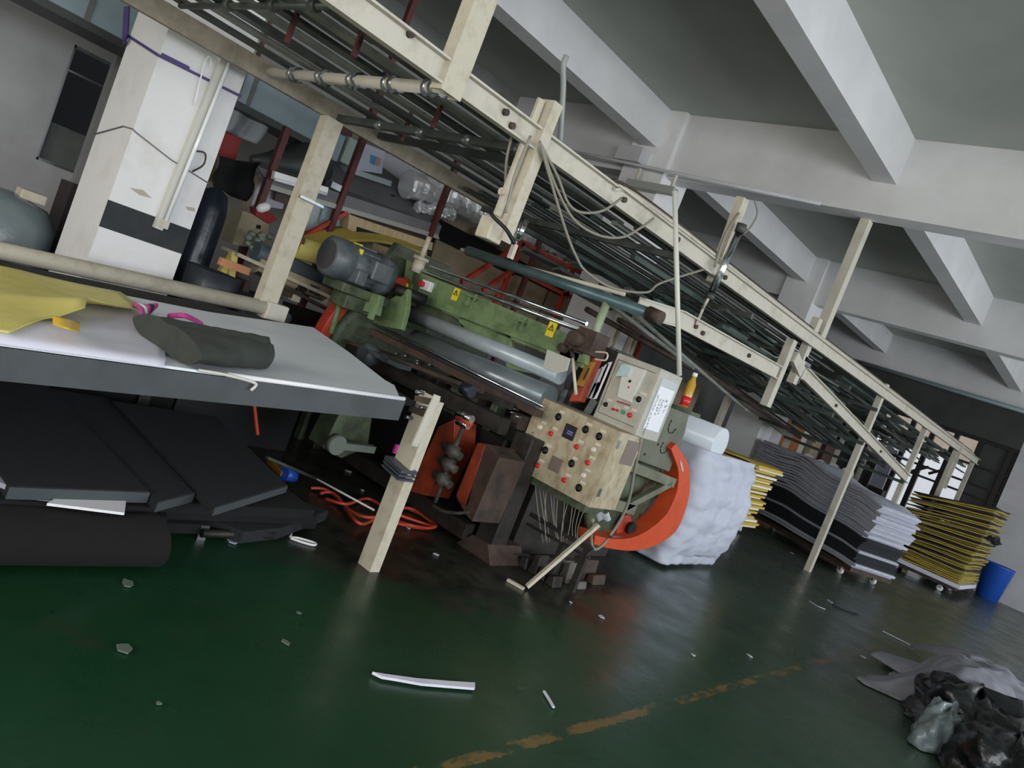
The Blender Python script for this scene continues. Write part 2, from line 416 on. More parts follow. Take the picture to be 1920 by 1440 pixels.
# bolted lugs on the near rail
for y, z in ((2.92, 2.71), (2.18, 2.74), (3.0, 2.67), (4.2, 2.71), (5.0, 2.71), (5.9, 2.69), (5.75, 2.21), (5.9, 2.19), (6.9, 2.22), (9.7, 2.22), (12.3, 1.96)):
    MB().tube((XN+.0, y, z), (XN+.035, y, z), .02, 8).build('rail_bolt', m_rust, rack)
# posts and hangers
def post(x, y, z0, z1, w=.13, d=.1, m=m_beige2, name='support_post', flip=1, lab=None):
    o = MB().channel((x, y, z0), (x, y, z1), d, w, .012, up=(0, 1, 0), flip=flip).build(name, m, rack)
    if lab: o['label'] = lab
    return o
o = MB().channel((-3.2, 3.17, 0), (-3.2, 3.17, 1.08), .075, .12, .014, up=(1, 0, 0)).channel((-3.2, 3.16, .62), (-3.2, 3.16, 1.1), .03, .15, .01, up=(1, 0, 0)).build('support_post', m_beige2, rack)
o['label'] = 'front beige channel post strapped with dark tape'
t_ = MB()
for k, z in enumerate((.60, .625, .645, .655)): t_.bar((-3.285, 3.155, z+.012), (-3.115, 3.155, z-.01), .13, .012)
t_.build('tape_strap', mat('grey_binding_strap', '474a52', .4), o)
post(-5.33, 3.30, 1.13, 2.63, .15, .1)
MB().bar((-5.27, 3.2, 1.99), (-5.27, 3.42, 1.985), .012, .02).build('strap_clip', m_steel, rack)
# near hanger with rusty foot box
for q_ in (((-3.27, 3.13, .98), (-3.13, 3.15, .99)), ((-3.25, 3.12, 1.05), (-3.15, 3.15, 1.07))):
    MB().bar(*q_, .02, .035).build('rusty_bracket', m_rust, o)
for x_, z_ in ((-3.25, .93), (-3.17, 1.02), (-3.24, 1.09)): MB().tube((x_, 3.15, z_), (x_, 3.10, z_), .012, 8).build('bolt', m_steel, o)
MB().bar((-3.12, 3.12, .8), (-3.11, 3.14, 1.12), .012, .05).build('side_strip', m_beige, o)
hb = MB().channel((-3.2, 3.20, 2.08), (-3.2, 3.20, 2.92), .08, .13, .012, up=(1, 0, 0)).bar((-3.2, 3.16, 2.2), (-3.2, 3.16, 2.9), .02, .05).build('hanger', m_beige2, rack)
MB().box((-3.26, 3.10, 2.05), (-3.15, 3.22, 2.18)).build('hanger_foot', m_beige2, hb, bevel=.01)
MB().path([(-3.17, 3.07, 2.2), (-3.12, 3.06, 2.17), (-3.05, 3.12, 2.13), (-3.03, 3.2, 2.08)], .012, 6).build('cable_tie', m_black, hb)
MB().tube((-3.14, 3.08, 2.32), (-3.14, 3.06, 2.32), .022, 10).build('terminal_box', m_beige2, hb)
post(XN+.06, 2.5, 2.6, ZC, .14, .09, name='hanger')
post(XN, 8.52, 2.72, 4.16, .13, .1, m=m_beige, name='hanger', lab='tall hanger fixed under the ceiling girder')
for y, z0, z1 in ((7.85, 1.86, 2.6), (8.27, 2.2, 2.95), (11.45, 0, 2.84), (14.5, 0, 2.8), (17.5, 0, 2.8), (19.6, 0, 2.7)):
    post(XN, y, z0, z1, .11, .08, m=m_beige)
    post(XF, y, z0 if y > 9 else 0, z1, .11, .08, m=m_beige, flip=-1)
MB().box((-3.2, 17.47, 1.86), (-3.14, 17.53, 2.8)).build('brace', m_beige, rack)
# slats: long dark profiles, laid in several tiers
rs = random.Random(3)
def slat(x, y0, y1, z, w, h, m, dz=0, roll=0):
    mb = MB(); u = (math.sin(roll), 0, math.cos(roll))
    mb.bar((x, y0, z), (x, y1, z+dz), w, h, up=u); return mb.build('slat', m, rack)
xs = [XF+.13+i*(XN-XF-.26)/9 for i in range(10)]
for i in range(8):
    slat(XF+.16+i*.262, -2.8, 5.2, 2.77+.01*(i % 2), .105, .024, (m_slat, m_slatl)[i % 2])
for i, x in enumerate(xs[:-1]):
    if i in (2, 5, 8): slat(x+.1, -2.8, 5.1, 2.80, .025, .03, m_slat, roll=.3)
for i, x in enumerate(xs[:-1]):
    if i == 6: slat(x+.12, -2.6, 2.45, 2.82, .07, .015, m_slatl)
for i, x in enumerate(xs):
    slat(x-.02, 4.7, 10.2, 2.66, .06, .03, (m_slat, m_slatg, m_slatl)[i % 3])
for i, x in enumerate(xs[:-1]):
    if i % 3 == 1: slat(x+.11, 5.2, 10.4, 2.54, .05, .04, m_slatg, dz=-.03)
for tier, (ya, yb, za, zb) in enumerate(((6.3, 10.8, 2.38, 2.34), (8.6, 14.2, 2.22, 1.78), (10.4, 19.4, 2.6, 2.52))):
    for i in range(8):
        x = XF+.2+i*.25+rs.uniform(-.04, .04)
        slat(x, ya+rs.uniform(-.3, .3), yb+rs.uniform(-.3, .3), za+rs.uniform(-.03, .03), .07, .035, (m_slat, m_slatg)[(i+tier) % 2], dz=zb-za, roll=rs.uniform(-.4, .4))
# the many shorter carrier bars beyond, too many to count
mb = MB(); mb2 = MB()
for k in range(240):
    y = 5.2+14*rs.random()**.8; x = rs.uniform(XF+.08, XN-.1)
    zt = rs.choice((2.62, 2.5, 2.40, 2.28)) if y < 8.2 else 2.62-rs.random()*(.35+.09*max(0, y-8.4)*(y < 15))
    L = rs.uniform(.5, 1.3)
    (mb if k % 3 else mb2).bar((x, y, zt), (x+rs.uniform(-.06, .06), y+L, zt-rs.uniform(-.02, .07)), rs.uniform(.04, .09), .025, up=(rs.uniform(-.5, .5), 0, 1))
o = mb.build('carrier_bar', m_slatg, rack); o['kind'] = 'stuff'
o = mb2.build('carrier_bar', m_slat, rack); o['kind'] = 'stuff'
# crosswise members
for y, z in ((3.35, 2.66), (3.75, 2.70), (5.1, 2.6), (6.7, 2.55), (8.3, 2.5), (10, 2.5), (11.4, 2.45), (13, 2.5), (14.5, 2.5), (16.2, 2.5), (17.6, 2.5)):
    MB().bar((XF, y, z), (XN, y, z), .05, .05).build('cross_bar', m_slat, rack)
for y, z in ((8.35, 2.25), (9.8, 2.1), (11.4, 1.95), (13, 1.8), (14.4, 1.66)):
    MB().bar((XF, y, z), (XN, y, z), .06, .05).build('cross_bar', m_slatg, rack)
for x, y in ((-4.75, 3.5), (-3.95, 3.1), (-4.1, 2.1), (-3.6, 2.2)):
    MB().bar((x, y, 2.62), (x, y, 2.86), .025, .025).build('tie_rod', m_maroon, rack)
# jointed cross shaft
sh = MB().tube((-5.42, 2.72, 2.70), (-3.2, 2.55, 2.65), .034, 16).build('cross_shaft', m_beige, rack)
for k in range(5):
    x = -5.05+k*.4
    MB().lathe((x, 2.70-.03*k, 2.695-.01*k), (1, -.07, -.02), [(0, .046), (.035, .05), (.04, .036), (.06, .034), (.07, .052), (.1, .052), (.11, .04), (.15, .04)], 14).build('coupling', m_steel, sh)
for k in range(4):
    x = -4.9+k*.48
    MB().lathe((x, 3.35, 2.66), (1, 0, 0), [(0, .02), (.03, .035), (.08, .035), (.1, .02)], 10).build('shaft_collar', m_steel, rack)
MB().tube((-5.2, 1.95, 2.74), (-3.3, 1.95, 2.74), .018, 12).lathe((-4.6, 1.95, 2.74), (1, 0, 0), [(0, .03), (.06, .03)], 12).lathe((-4.1, 1.95, 2.74), (1, 0, 0), [(0, .03), (.06, .03)], 12).lathe((-3.7, 1.95, 2.74), (1, 0, 0), [(0, .03), (.06, .03)], 12).build('cross_shaft', m_slat, rack)
# conduit tubes lying along the near rail
for k, (dx, dz, m) in enumerate(((.0, .10, m_beige2), (-.04, .13, m_rust), (.03, .085, m_beige))):
    MB().path([(XN+dx, 4.05, 2.7+dz-.06), (XN+dx, 4.6, 2.7+dz), (XN+dx+.01, 8, 2.7+dz-.01), (XN+dx, 12, 2.7+dz), (XN+dx, 19, 2.7+dz)], .013, 6).build('conduit', m, rack)
# swing arm with bright pneumatic cylinder
arm = MB().bar(P(1393, 372, x=-3.22), P(1335, 530, x=-3.22), .07, .1, up=(0,1,0)).build('swing_arm', m_beige2, rack)
pc = MB().tube(P(1387, 432, x=-3.1), P(1332, 553, x=-3.1), .03, 16).build('air_cylinder', m_chrome, arm)
MB().tube(P(1392, 420, x=-3.1), P(1386, 436, x=-3.1), .042, 10).build('cylinder_cap', m_slat, arm)
MB().tube(P(1333, 550, x=-3.1), P(1329, 560, x=-3.1), .04, 10).build('cylinder_cap', m_slat, arm)
MB().tube(P(1330, 556, x=-3.1), P(1318, 578, x=-3.14), .012, 8).bar(P(1322, 570, x=-3.15), P(1306, 608, x=-3.18), .02, .05).build('piston_rod', m_beige, arm)
MB().path([P(1415, 375, x=-3.2), P(1420, 400, x=-3.16), P(1408, 425, x=-3.15), P(1392, 440, x=-3.15)], .008, 6).path([P(1385, 400, x=-3.15), P(1360, 440, x=-3.15), P(1340, 500, x=-3.13)], .012, 6).build('air_line', m_cable, arm)
cy = MB().tube(P(985, 412, x=-3.3), P(968, 448, x=-3.3), .028, 14).build('air_cylinder', m_chrome, rack)
MB().tube(P(967, 452, x=-3.3), P(958, 480, x=-3.3), .012, 8).bar(P(966, 458, x=-3.3), P(956, 485, x=-3.3), .03, .03).build('piston_rod', m_beige, cy)
# purple-brown diagonal tubes below the lower deck
for a, b in (((1100, 580), (1420, 760)), ((1160, 600), (1330, 700)), ((1240, 640), (1500, 820))):
    MB().tube(P(*a, x=-4.6), P(*b, x=-4.6), .03, 8).build('lower_tube', m_rust, rack)
for a, b in (((1130, 560), (1300, 690)), ((1180, 580), (1400, 770))):
    MB().tube(P(*a, x=-4.0), P(*b, x=-4.0), .022, 8).build('lower_tube', m_slatl, rack)

# hanging cables (top-level: they hang from the rack)
def cable(pts, r, m, lab, x=-3.1, name='hanging_cable', cat='cable', group=None):
    q = [P(*p[:2], x=p[2] if len(p) > 2 else x) for p in pts]
    return tag(MB().path(q, r, 8).build(name, m), lab, cat, group)
cable([(960, 255), (950, 300), (948, 360), (952, 400), (935, 435)], .009, m_cable, 'brown cable hanging down left side of short beige hanger', -3.28)
cable([(1012, 265), (1030, 330), (1060, 430), (1080, 480), (1100, 510), (1150, 540), (1212, 548), (1240, 530), (1320, 505)], .009, m_cable, 'long grey cable sagging from hanger down past chrome rods to air cylinder')
cable([(1016, 275), (1045, 330), (1065, 380), (1090, 398), (1130, 395), (1165, 372)], .009, m_cable, 'upper loop of grey cable sagging below the near rail')
cable([(1014, 270), (1040, 345), (1075, 410), (1120, 440), (1165, 445), (1200, 428), (1225, 410)], .009, m_cable, 'lower loop of grey cable sagging below the near rail')
cable([(995, 255), (965, 330), (948, 400)], .009, m_cable, 'thin cable running down the face of short beige hanger', -3.12)

# ------------------------------------------------------------------ conveyor infeed table
def tz(y): return 1.0+.078*(y-2.4)
tab = empty('infeed_table', (-4.28, 1.6, 0), 'long sloping infeed table with beige side rail in front of green machine', 'table')
MB().prism([(-3.22, -1, tz(-1)-.16), (-3.22, 3.0, tz(3.0)-.135), (-3.22, 3.0, tz(3.0)-.018), (-3.22, -1, tz(-1)-.018)], (.03, 0, 0)).build('side_apron', mat('dull_dark_apron', '45494c', .5, col2='34383b', sc=4), tab)
MB().tube((-5.35, -1, tz(-1)+.02), (-5.35, 3.32, tz(3.32)+.03), .055, 16).build('side_rail', m_beige2, tab)
MB().box((-5.41, 3.28, tz(3.3)-.05), (-5.28, 3.46, tz(3.3)+.09)).build('rail_end_block', m_beige, tab, bevel=.008)
MB().box((-5.3, -1, tz(0)-.09), (-5.2, 3.4, tz(0)-.05)).build('inner_ledge', m_grime, tab)
for x, y in ((-3.3, -.6), (-5.3, -.6), (-5.3, 2.6)):
    MB().box((x-.04, y-.04, 0), (x+.04, y+.04, tz(y)-.05)).build('leg', m_grime, tab)
# red hook on the rail
tag(MB().path([P(118, 497, x=-5.33), P(122, 488, x=-5.33), P(132, 487, x=-5.33), P(137, 492, x=-5.33), P(136, 500, x=-5.33), P(136, 486, x=-5.33)], .008, 6).build('hook', mat('dull_red_hook', '7c2f28', .5)), 'small dark red hook lying on the beige table rail', 'hook')

def tp(px, py, dz=0):
    d = (P(px, py, x=-3.2)-CAM); d = d/d.length
    t = (tz(0)+dz-CAM.z)/(d.z-.078*d.y); return CAM+d*t
# pale web of foam sheet on the table, ending in a slanted cut
poly = [tp(230, 562), tp(370, 580), tp(587, 613), tp(640, 648), tp(722, 712), tp(745, 722)]
poly = [V((-4.74, -.9, tz(-.9))), V((-4.82, 2.6, tz(2.6))), tp(587, 613), tp(655, 660), tp(722, 712), tp(740, 722), V((-3.19, 2.95, tz(2.95))), V((-3.19, -.9, tz(-.9)))]
fsheet = tag(MB().prism([p+V((0, 0, -.014)) for p in poly], (0, 0, .012)).build('foam_sheet', m_sheet), 'pale blue-white foam sheet lying on the table with slanted cut end', 'foam sheet')
MB().prism([V((-5.25, -1, tz(-1)-.05)), V((-5.25, 2.6, tz(2.6)-.05))]+[p+V((0, 0, -.05)) for p in poly[2:6]]+[V((-3.22, 3.1, tz(3.1)-.05)), V((-3.22, -1, tz(-1)-.05))], (0, 0, .03)).build('table_bed', m_foamd, tab)
# rounded bright edge of the sheet
MB().tube(V((-3.185, 1.9, tz(1.9)-.004)), V((-3.185, 2.98, tz(2.98)-.004)), .012, 8).build('edge_strip', m_paper, fsheet)

# white liner with yellow film on top, at the near left
def lin(u, v):
    # u along the table, v across (0 near edge .. 1 far edge)
    y1 = 1.60+.10*math.sin(v*3.1)+.34*v
    y = -.9+u*(y1+.9); x = -3.17-1.57*v
    z = tz(y)+.016+.02*max(0, fbm((x*1.4, y*1.4, 0), 1))+.03*max(0, (u-.9))*v
    if v < .02: z -= .02
    return (x, y, z)
tag(MB().grid(lin, 60, 30, .006).build('liner_sheet', m_liner), 'white liner sheet spread under the yellow film at table left end', 'sheet')
def yel(u, v):
    # free edge: reaches furthest along the far side, cut back to a curl near the aisle
    K = ((0, 1.02), (.2, 1.22), (.34, 1.45), (.46, 1.52), (.56, 1.72), (.66, 1.90), (1, 1.98))
    for (a, ya), (b, yb_) in zip(K, K[1:]):
        if a <= v <= b: t = (v-a)/(b-a); y1 = ya+(yb_-ya)*t; break
    x = -3.22-1.5*v; y = -.9+u*(y1+.9)
    lift = .07*max(0, (u-.8)/.2)**1.5*math.exp(-((v-.42)/.14)**2)
    z = tz(y)+.035+lift+.012*fbm((x*2, y*2, 3), 1)
    return (x+.5*lift, y-.4*lift, z)
yf = tag(MB().grid(yel, 50, 44, .004).build('yellow_film', m_yellow), 'yellow film sheet with curled edge spread on the left end of the table', 'film')
MB().grid(lambda u, v: tp(100+48*u, 592+18*v+14*u, .07+.03*math.sin(3.1*u)), 8, 6, .004).build('bright_fold', m_yellowp, yf)
# charcoal felt roll (folded over) on the table
ra, rb = tp(285, 590), tp(262, 640)
def felt(u, v):
    # u along roll, v round the section
    a = V((-4.42, 1.92, tz(1.92))); b = V((-3.42, 2.02, tz(2.02)))   # left end / right end centre line
    a = P(300, 640, x=-3.6)*0+tp(305, 640, .05); b = tp(488, 668, .05)
    c = a.lerp(b, u); ax = (b-a).normalized(); up = V((0, 0, 1)); sd = ax.cross(up).normalized()
    an = 2*math.pi*v; w = .22*(1-u)**1.0+.115; h = .075+.012*u
    z = h*math.sin(an); s_ = w*math.cos(an)
    if math.sin(an) > 0: z -= .018*math.exp(-((math.cos(an)-.1-.5*(u-.4))*7)**2)
    if z < 0: z = max(z, -.06)
    return c+sd*s_+V((0, 0, z+.012*fbm((u*3, math.cos(an), math.sin(an)), 1)+.02))
fr = MB().grid(felt, 30, 40)
vs = [felt(1, j/40) for j in range(40)]; fr.add(vs, [tuple(range(40))])
vs = [felt(0, j/40) for j in range(40)]; fr.add(vs, [tuple(range(39, -1, -1))])
tag(fr.build('felt_roll', m_foamr), 'thick charcoal felt folded into a roll on the pale table sheet', 'felt roll')
# magenta and white ribbon
mb = MB(); mw = MB(); mk = MB()
rp = [tp(250, 572, .03), tp(262, 585, .04), tp(272, 603, .04)]
for k in range(5):
    (mb if k % 2 == 0 else (mw if k < 3 else mk)).path([tp(252+5*k, 570+2*k, .05), tp(265+7*k, 580-2*k, .09), tp(268+2*k, 600-3*k, .07)], .012, 6)
mb.path([tp(318, 592, .06), tp(345, 592, .10), tp(365, 600, .07), tp(377, 607, .03)], .014, 6)
rib = empty('ribbon_bundle', tp(262, 590, 0), 'magenta and white ribbon tucked behind the charcoal felt roll', 'ribbon')
mb.build('magenta_ribbon', m_pink, rib); mw.build('white_ribbon', m_paper, rib); mk.build('dark_ribbon', m_kfoam, rib)
# thin white cord
tag(MB().path([tp(372, 694, .0), tp(420, 702, 0), P(470, 715, x=-3.17), P(480, 722, x=-3.17), P(470, 732, x=-3.17)], .008, 6).build('pale_string', m_pole), 'pale string hanging over the table apron', 'string')
# ------------------------------------------------------------------ green laminating machine
mc = empty('laminating_machine', (-4.4, 5, 0), 'large green laminating machine with grey rollers and orange wheel guard', 'machine')
YM = 4.7
def px_(x, y, yy=YM): return P(x, y, y=yy)
# side frames
MB().prism([(-3.46, 4.85, 0), (-3.46, 6.3, 0), (-3.46, 6.3, 1.35), (-3.46, 5.5, 1.66), (-3.46, 4.9, 1.66)], (-.07, 0, 0)).build('side_frame', m_grime, mc, bevel=.006)
MB().prism([(-5.72, 4.3, 0), (-5.72, 6.3, 0), (-5.72, 6.3, 1.4), (-5.72, 5.3, 2.0), (-5.72, 4.6, 2.0), (-5.72, 4.3, 1.2)], (-.09, 0, 0)).build('side_frame', m_dgreen, mc, bevel=.006)
# cross beam with warning plates
bm_ = MB()
bt = [px_(757, 480), px_(1110, 614)]
bm_.prism([px_(775, 505), px_(1110, 645), px_(1090, 690), px_(768, 560)], (0, .06, 0))
bm_.prism([px_(762, 486), px_(790, 500), px_(778, 600), px_(745, 610)], (0, .25, 0))
beam = bm_.build('cross_beam', m_green, mc, bevel=.004)
MB().prism([px_(775, 545, YM-.03), px_(1100, 668, YM-.03), px_(1098, 684, YM-.03), px_(772, 560, YM-.03)], (0, .05, 0)).build('beam_flange', m_green, beam, bevel=.004)
MB().prism([px_(780, 552), px_(850, 596), px_(870, 612), px_(860, 620), px_(776, 590)], (0, .03, 0)).build('beam_gusset', m_dgreen, beam)
MB().prism([px_(862, 585), px_(955, 618), px_(960, 650), px_(1000, 668), px_(995, 700), px_(950, 690), px_(945, 665), px_(858, 628)], (0, .04, 0)).build('roller_bracket', m_green, beam, bevel=.003)
def sticker(cx, cy, s, yy):
    """yellow warning plate with black triangle and bolt"""
    c = px_(cx, cy, yy); b = MB().box((c.x-.038*s, yy-.006, c.z-.055*s), (c.x+.038*s, yy, c.z+.055*s)).build('warning_plate', m_sticker, beam)
    yy -= .008
    def tri(r): return [V((c.x+r*math.sin(a), yy, c.z+.008*s+r*math.cos(a))) for a in (0, R(120), R(240))]
    o_, i_ = tri(.034*s), tri(.022*s)
    MB().add(o_+i_, [(0,1,4,3),(1,2,5,4),(2,0,3,5)]).add([V((c.x-.003*s, yy, c.z+.024*s)), V((c.x+.006*s, yy, c.z+.020*s)), V((c.x+.002*s, yy, c.z+.008*s)), V((c.x+.006*s, yy, c.z+.008*s)), V((c.x-.002*s, yy, c.z-.008*s)), V((c.x, yy, c.z+.003*s)), V((c.x-.005*s, yy, c.z+.003*s))], [(0,1,2,6),(2,3,4,5)]).build('warning_symbol', m_ink, b)
sticker(855, 552, 1.0, YM-.005); sticker(1034, 618, 1.05, YM-.005)
c = px_(803, 537, YM-.01); MB().box((c.x-.06, YM-.05, c.z-.045), (c.x+.06, YM, c.z+.045)).build('stop_box', m_white, beam, bevel=.006)
MB().tube((c.x-.03, YM-.09, c.z), (c.x-.03, YM-.05, c.z), .026, 14).build('stop_button', m_hred, beam)
c = px_(779, 562, YM-.03); MB().box((c.x-.04, YM-.05, c.z-.012), (c.x+.04, YM-.03, c.z+.012)).build('nameplate', m_white, beam)
c = px_(760, 541, YM-.03); MB().box((c.x-.012, YM-.04, c.z-.05), (c.x+.012, YM-.02, c.z+.05)).build('yellow_tag', m_sticker, beam)
for px, py in ((882, 555), (972, 600)):
    a = px_(px, py, YM-.02); MB().box((a.x-.02, YM-.04, a.z-.09), (a.x+.02, YM, a.z+.02)).box((a.x-.02, YM-.06, a.z-.01), (a.x+.09, YM, a.z+.015)).tube((a.x+.07, YM-.03, a.z-.03), (a.x+.07, YM-.03, a.z+.03), .012, 8).build('clamp_bracket', m_green, beam, bevel=.003)
# corner gusset and pale green motor plate at the left
MB().prism([px_(706, 576, 4.35), px_(765, 541, 4.35), px_(762, 580, 4.35), px_(752, 618, 4.35), px_(698, 608, 4.35)], (0, .05, 0)).build('corner_plate', m_green, mc, bevel=.005)
MB().prism([px_(652, 536, 4.1), px_(712, 553, 4.1), px_(704, 590, 4.1), px_(668, 578, 4.1), px_(656, 562, 4.1)], (0, .06, 0)).build('motor_plate', m_green, mc, bevel=.004)
MB().bar(px_(707, 564, 4.06), px_(694, 598, 4.06), .04, .04).build('plate_rib', m_green, mc)
# vertical spindle and bearing on the left column
s_ = px_(787, 492); MB().tube((s_.x, YM, s_.z-.1), (s_.x, YM, s_.z+.02), .055, 14).tube((s_.x, YM, s_.z+.02), (s_.x, YM, s_.z+.05), .075, 14).tube((s_.x, YM, s_.z+.05), (s_.x, YM, s_.z+.25), .024, 12).build('adjusting_spindle', m_beige2, mc)
s2 = px_(1125, 600); MB().tube((s2.x, YM, 1.62), (s2.x, YM, 2.12), .032, 12).build('adjusting_spindle', mat('pale_green_tube', '93a284', .45, col2='6c785d', sc=6), mc)
MB().box((s2.x-.1, YM-.08, 1.66), (s2.x+.08, YM+.1, 1.84)).tube((s2.x-.06, YM-.16, 1.74), (s2.x-.06, YM+.1, 1.74), .06, 12).box((s2.x-.22, YM-.03, 1.58), (s2.x-.03, YM+.07, 1.72)).tube((s2.x-.18, YM-.1, 1.64), (s2.x-.18, YM, 1.64), .035, 10).build('bearing_block', m_rust, mc, bevel=.008)
MB().path([(s2.x+.1, YM-.05, 1.70), (s2.x+.2, YM-.05, 1.72), (s2.x+.21, YM-.05, 1.67), (s2.x+.12, YM-.05, 1.65)], .007, 6).build('wire_loop', m_beige, mc)
# shafts and rollers
MB().tube(px_(808, 499), px_(1100, 607), .016, 12).build('chrome_rod', m_chrome, mc)
MB().tube(px_(790, 508, YM+.02), px_(1095, 622, YM+.02), .02, 12).build('chrome_rod', m_chrome, mc)
MB().box(px_(770, 500, YM), px_(800, 520, YM+.1)).build('rod_holder', m_steel, mc)
rt = MB().tube(px_(877, 470), px_(1218, 588), .042, 20).build('guide_roller', mat('blue_green_roller', '5c7477', .35, .3, col2='435658', sc=3), mc)
MB().tube(px_(865, 468), px_(1160, 560)+V((0, .05, .05)), .016, 8).build('guide_rail', m_beige2, rt)
MB().tube(px_(1216, 586), px_(1240, 597), .05, 14).build('roller_bearing', m_rust, rt)
q_ = px_(778, 592)
MB().tube(q_, (-3.5, YM, q_.z), .066, 24).build('upper_roller', m_roller, mc)
MB().tube(px_(770, 588), px_(780, 592), .075, 20).build('roller_collar', m_black, mc)
q_ = px_(778, 640, 4.62)
MB().tube(q_, (-3.5, 4.66, q_.z+.01), .105, 28).build('lower_roller', mat('dark_polished_roller', '757e82', .25, .3, col2='636b6f', sc=3), mc)
MB().tube(px_(860, 622, 5.0), px_(960, 662, 5.0), .045, 14).build('copper_roller', mat('copper_tinted_roller', '8a5f4a', .4, .2), mc)
MB().tube(px_(700, 607, 4.35), px_(1020, 763, 4.35), .014, 10).build('front_bar', m_chrome, mc)
MB().bar(px_(700, 622, 4.4), px_(1010, 776, 4.4), .10, .05).build('front_beam', m_rust, mc)
MB().bar(px_(712, 660, 4.3), px_(960, 762, 4.3), .05, .05).build('front_beam', m_grime, mc)
MB().bar(px_(650, 640, 4.25), px_(905, 735, 4.25), .04, .03).build('front_beam', m_rust, mc)
# small works below the front bar: gearbox, bolts, wheels
rs = random.Random(11)
MB().lathe(px_(700, 668, 4.1), (0, -1, 0), [(0, .09), (.05, .1), (.1, .1), (.12, .07)], 18).box(px_(712, 660, 4.12), px_(745, 690, 3.98)).build('gearbox', mat('blue_grey_castings', '3f484a', .5, col2='2b3232', sc=5), mc)
b3 = px_(721, 671, 3.97); MB().box((b3.x-.03, 3.95, b3.z-.03), (b3.x+.03, 3.975, b3.z+.03)).box((b3.x-.012, 3.945, b3.z-.012), (b3.x+.012, 3.955, b3.z+.012)).build('switch_plate', m_kfoam, mc)
for k in range(22):
    t = rs.random(); q = px_(740+t*230, 655+t*110+rs.uniform(-4, 16), 4.38); MB().tube(q+V((0, .04, 0)), q+V((0, -.02, 0)), rs.uniform(.006, .013), 8).build('bolt', m_steel, mc)
for k in range(9):
    t = k/8; q = px_(660+t*300, 640+t*130, 4.5); MB().box(q, q+V((rs.uniform(.05, .14), .12, -rs.uniform(.1, .22)))).build('bracket', rs.choice((m_rust, m_grime, m_dgreen)), mc, bevel=.006)
MB().tube(px_(868, 728, 4.0), px_(885, 735, 4.0), .045, 20).build('dark_blue_coil', mat('navy_coil', '10172a', .5), mc)
# lower carcass: cross ties, and a black block painting in the interior's shade
for y, z in ((4.35, .95), (5.9, .9), (4.4, .12), (6.0, .12)):
    MB().bar((-5.72, y, z), (-3.55, y, z), .1, .12).build('cross_tie', m_grime, mc)
MB().box((-5.7, 4.5, .25), (-3.6, 6.1, .85)).build('dark_interior', m_black, mc, bevel=.03)
# motor at the left
mo = MB().lathe((-5.36, 3.66, 1.66), (0, 1, 0), [(0, .0), (.0, .13), (.02, .165), (.17, .17), (.18, .16), (.2, .168), (.42, .168), (.44, .155), (.52, .15), (.54, .17), (.62, .17)], 28).build('drive_motor', m_motor, mc)
MB().lathe((-5.36, 3.655, 1.66), (0, 1, 0), [(0, .12), (.01, .125)], 24).build('fan_grille', mat('dark_grille', '3f4043', .6), mo)
MB().box((-5.26, 3.98, 1.6), (-5.13, 4.18, 1.76)).build('terminal_box', m_motor, mo, bevel=.012)
MB().box((-5.27, 3.86, 1.52), (-5.15, 3.96, 1.64)).build('eyelet_box', m_motor, mo, bevel=.01)
MB().box((-5.36, 3.86, 1.825), (-5.26, 3.885, 1.835)).box((-5.255, 3.86, 1.72), (-5.225, 3.885, 1.80)).build('yellow_tape', m_sticker, mo)
mb = MB()
for k in range(12):
    an = R(30*k+15); mb.bar((-5.36+.172*math.cos(an), 3.88, 1.66+.172*math.sin(an)), (-5.36+.172*math.cos(an), 4.08, 1.66+.172*math.sin(an)), .01, .01)
mb.build('cooling_fin', m_motor, mo)
MB().box((-5.5, 3.8, 1.42), (-5.2, 4.3, 1.5)).box((-5.46, 3.9, 1.3), (-5.24, 4.2, 1.42)).build('motor_foot', m_dgreen, mo, bevel=.01)
MB().tube((-5.2, 4.3, 1.6), (-5.05, 4.55, 1.6), .05, 14).build('coupling', m_black, mo)
# wheel guards: open channel rings
def guard(x, cy, cz, ro, w, a0, a1, m, name, par, dep=.1):
    mb = MB(); n = 40
    def pt(a, r, xx): return (xx, cy+r*math.cos(a), cz+r*math.sin(a))
    an = [R(a0+(a1-a0)*i/n) for i in range(n+1)]; ri = ro-dep
    vs = []
    for a in an: vs += [pt(a, ro, x), pt(a, ro, x-w), pt(a, ri, x-w), pt(a, ri, x)]
    fs = []
    for i in range(n):
        for k in range(4): fs.append((i*4+k, i*4+(k+1)%4, (i+1)*4+(k+1)%4, (i+1)*4+k))
    mb.add(vs, fs, False).add(vs, [(0,1,2,3), tuple(n*4+k for k in (3,2,1,0))])
    o = mb.build(name, m, par, bevel=.006)
    return o
ou = [P(a, b, x=-3.1) for a, b in ((1268, 832), (1273, 841), (1291, 872), (1294, 914), (1286, 955), (1267, 997), (1228, 1024), (1187, 1033), (1145, 1029), (1114, 1021))]
inn = [P(a, b, x=-3.1) for a, b in ((1258, 842), (1262, 852), (1272, 882), (1271, 914), (1263, 940), (1249, 966), (1220, 992), (1187, 1008), (1150, 1011), (1116, 1004))]
ou, inn = spline(ou, 4), spline(inn, 4)
mb = MB(); nn = len(ou); dxx = V((-.17, 0, 0)); vs_ = []
for a, b in zip(ou, inn): vs_ += [a, a+dxx, b+dxx, b]
mb.add(vs_, [(i*4+k, i*4+(k+1) % 4, (i+1)*4+(k+1) % 4, (i+1)*4+k) for i in range(nn-1) for k in range(4)], False).add(vs_, [(0,1,2,3), tuple((nn-1)*4+k for k in (3,2,1,0))])
wg = mb.build('wheel_guard', m_orange, mc, bevel=.004)
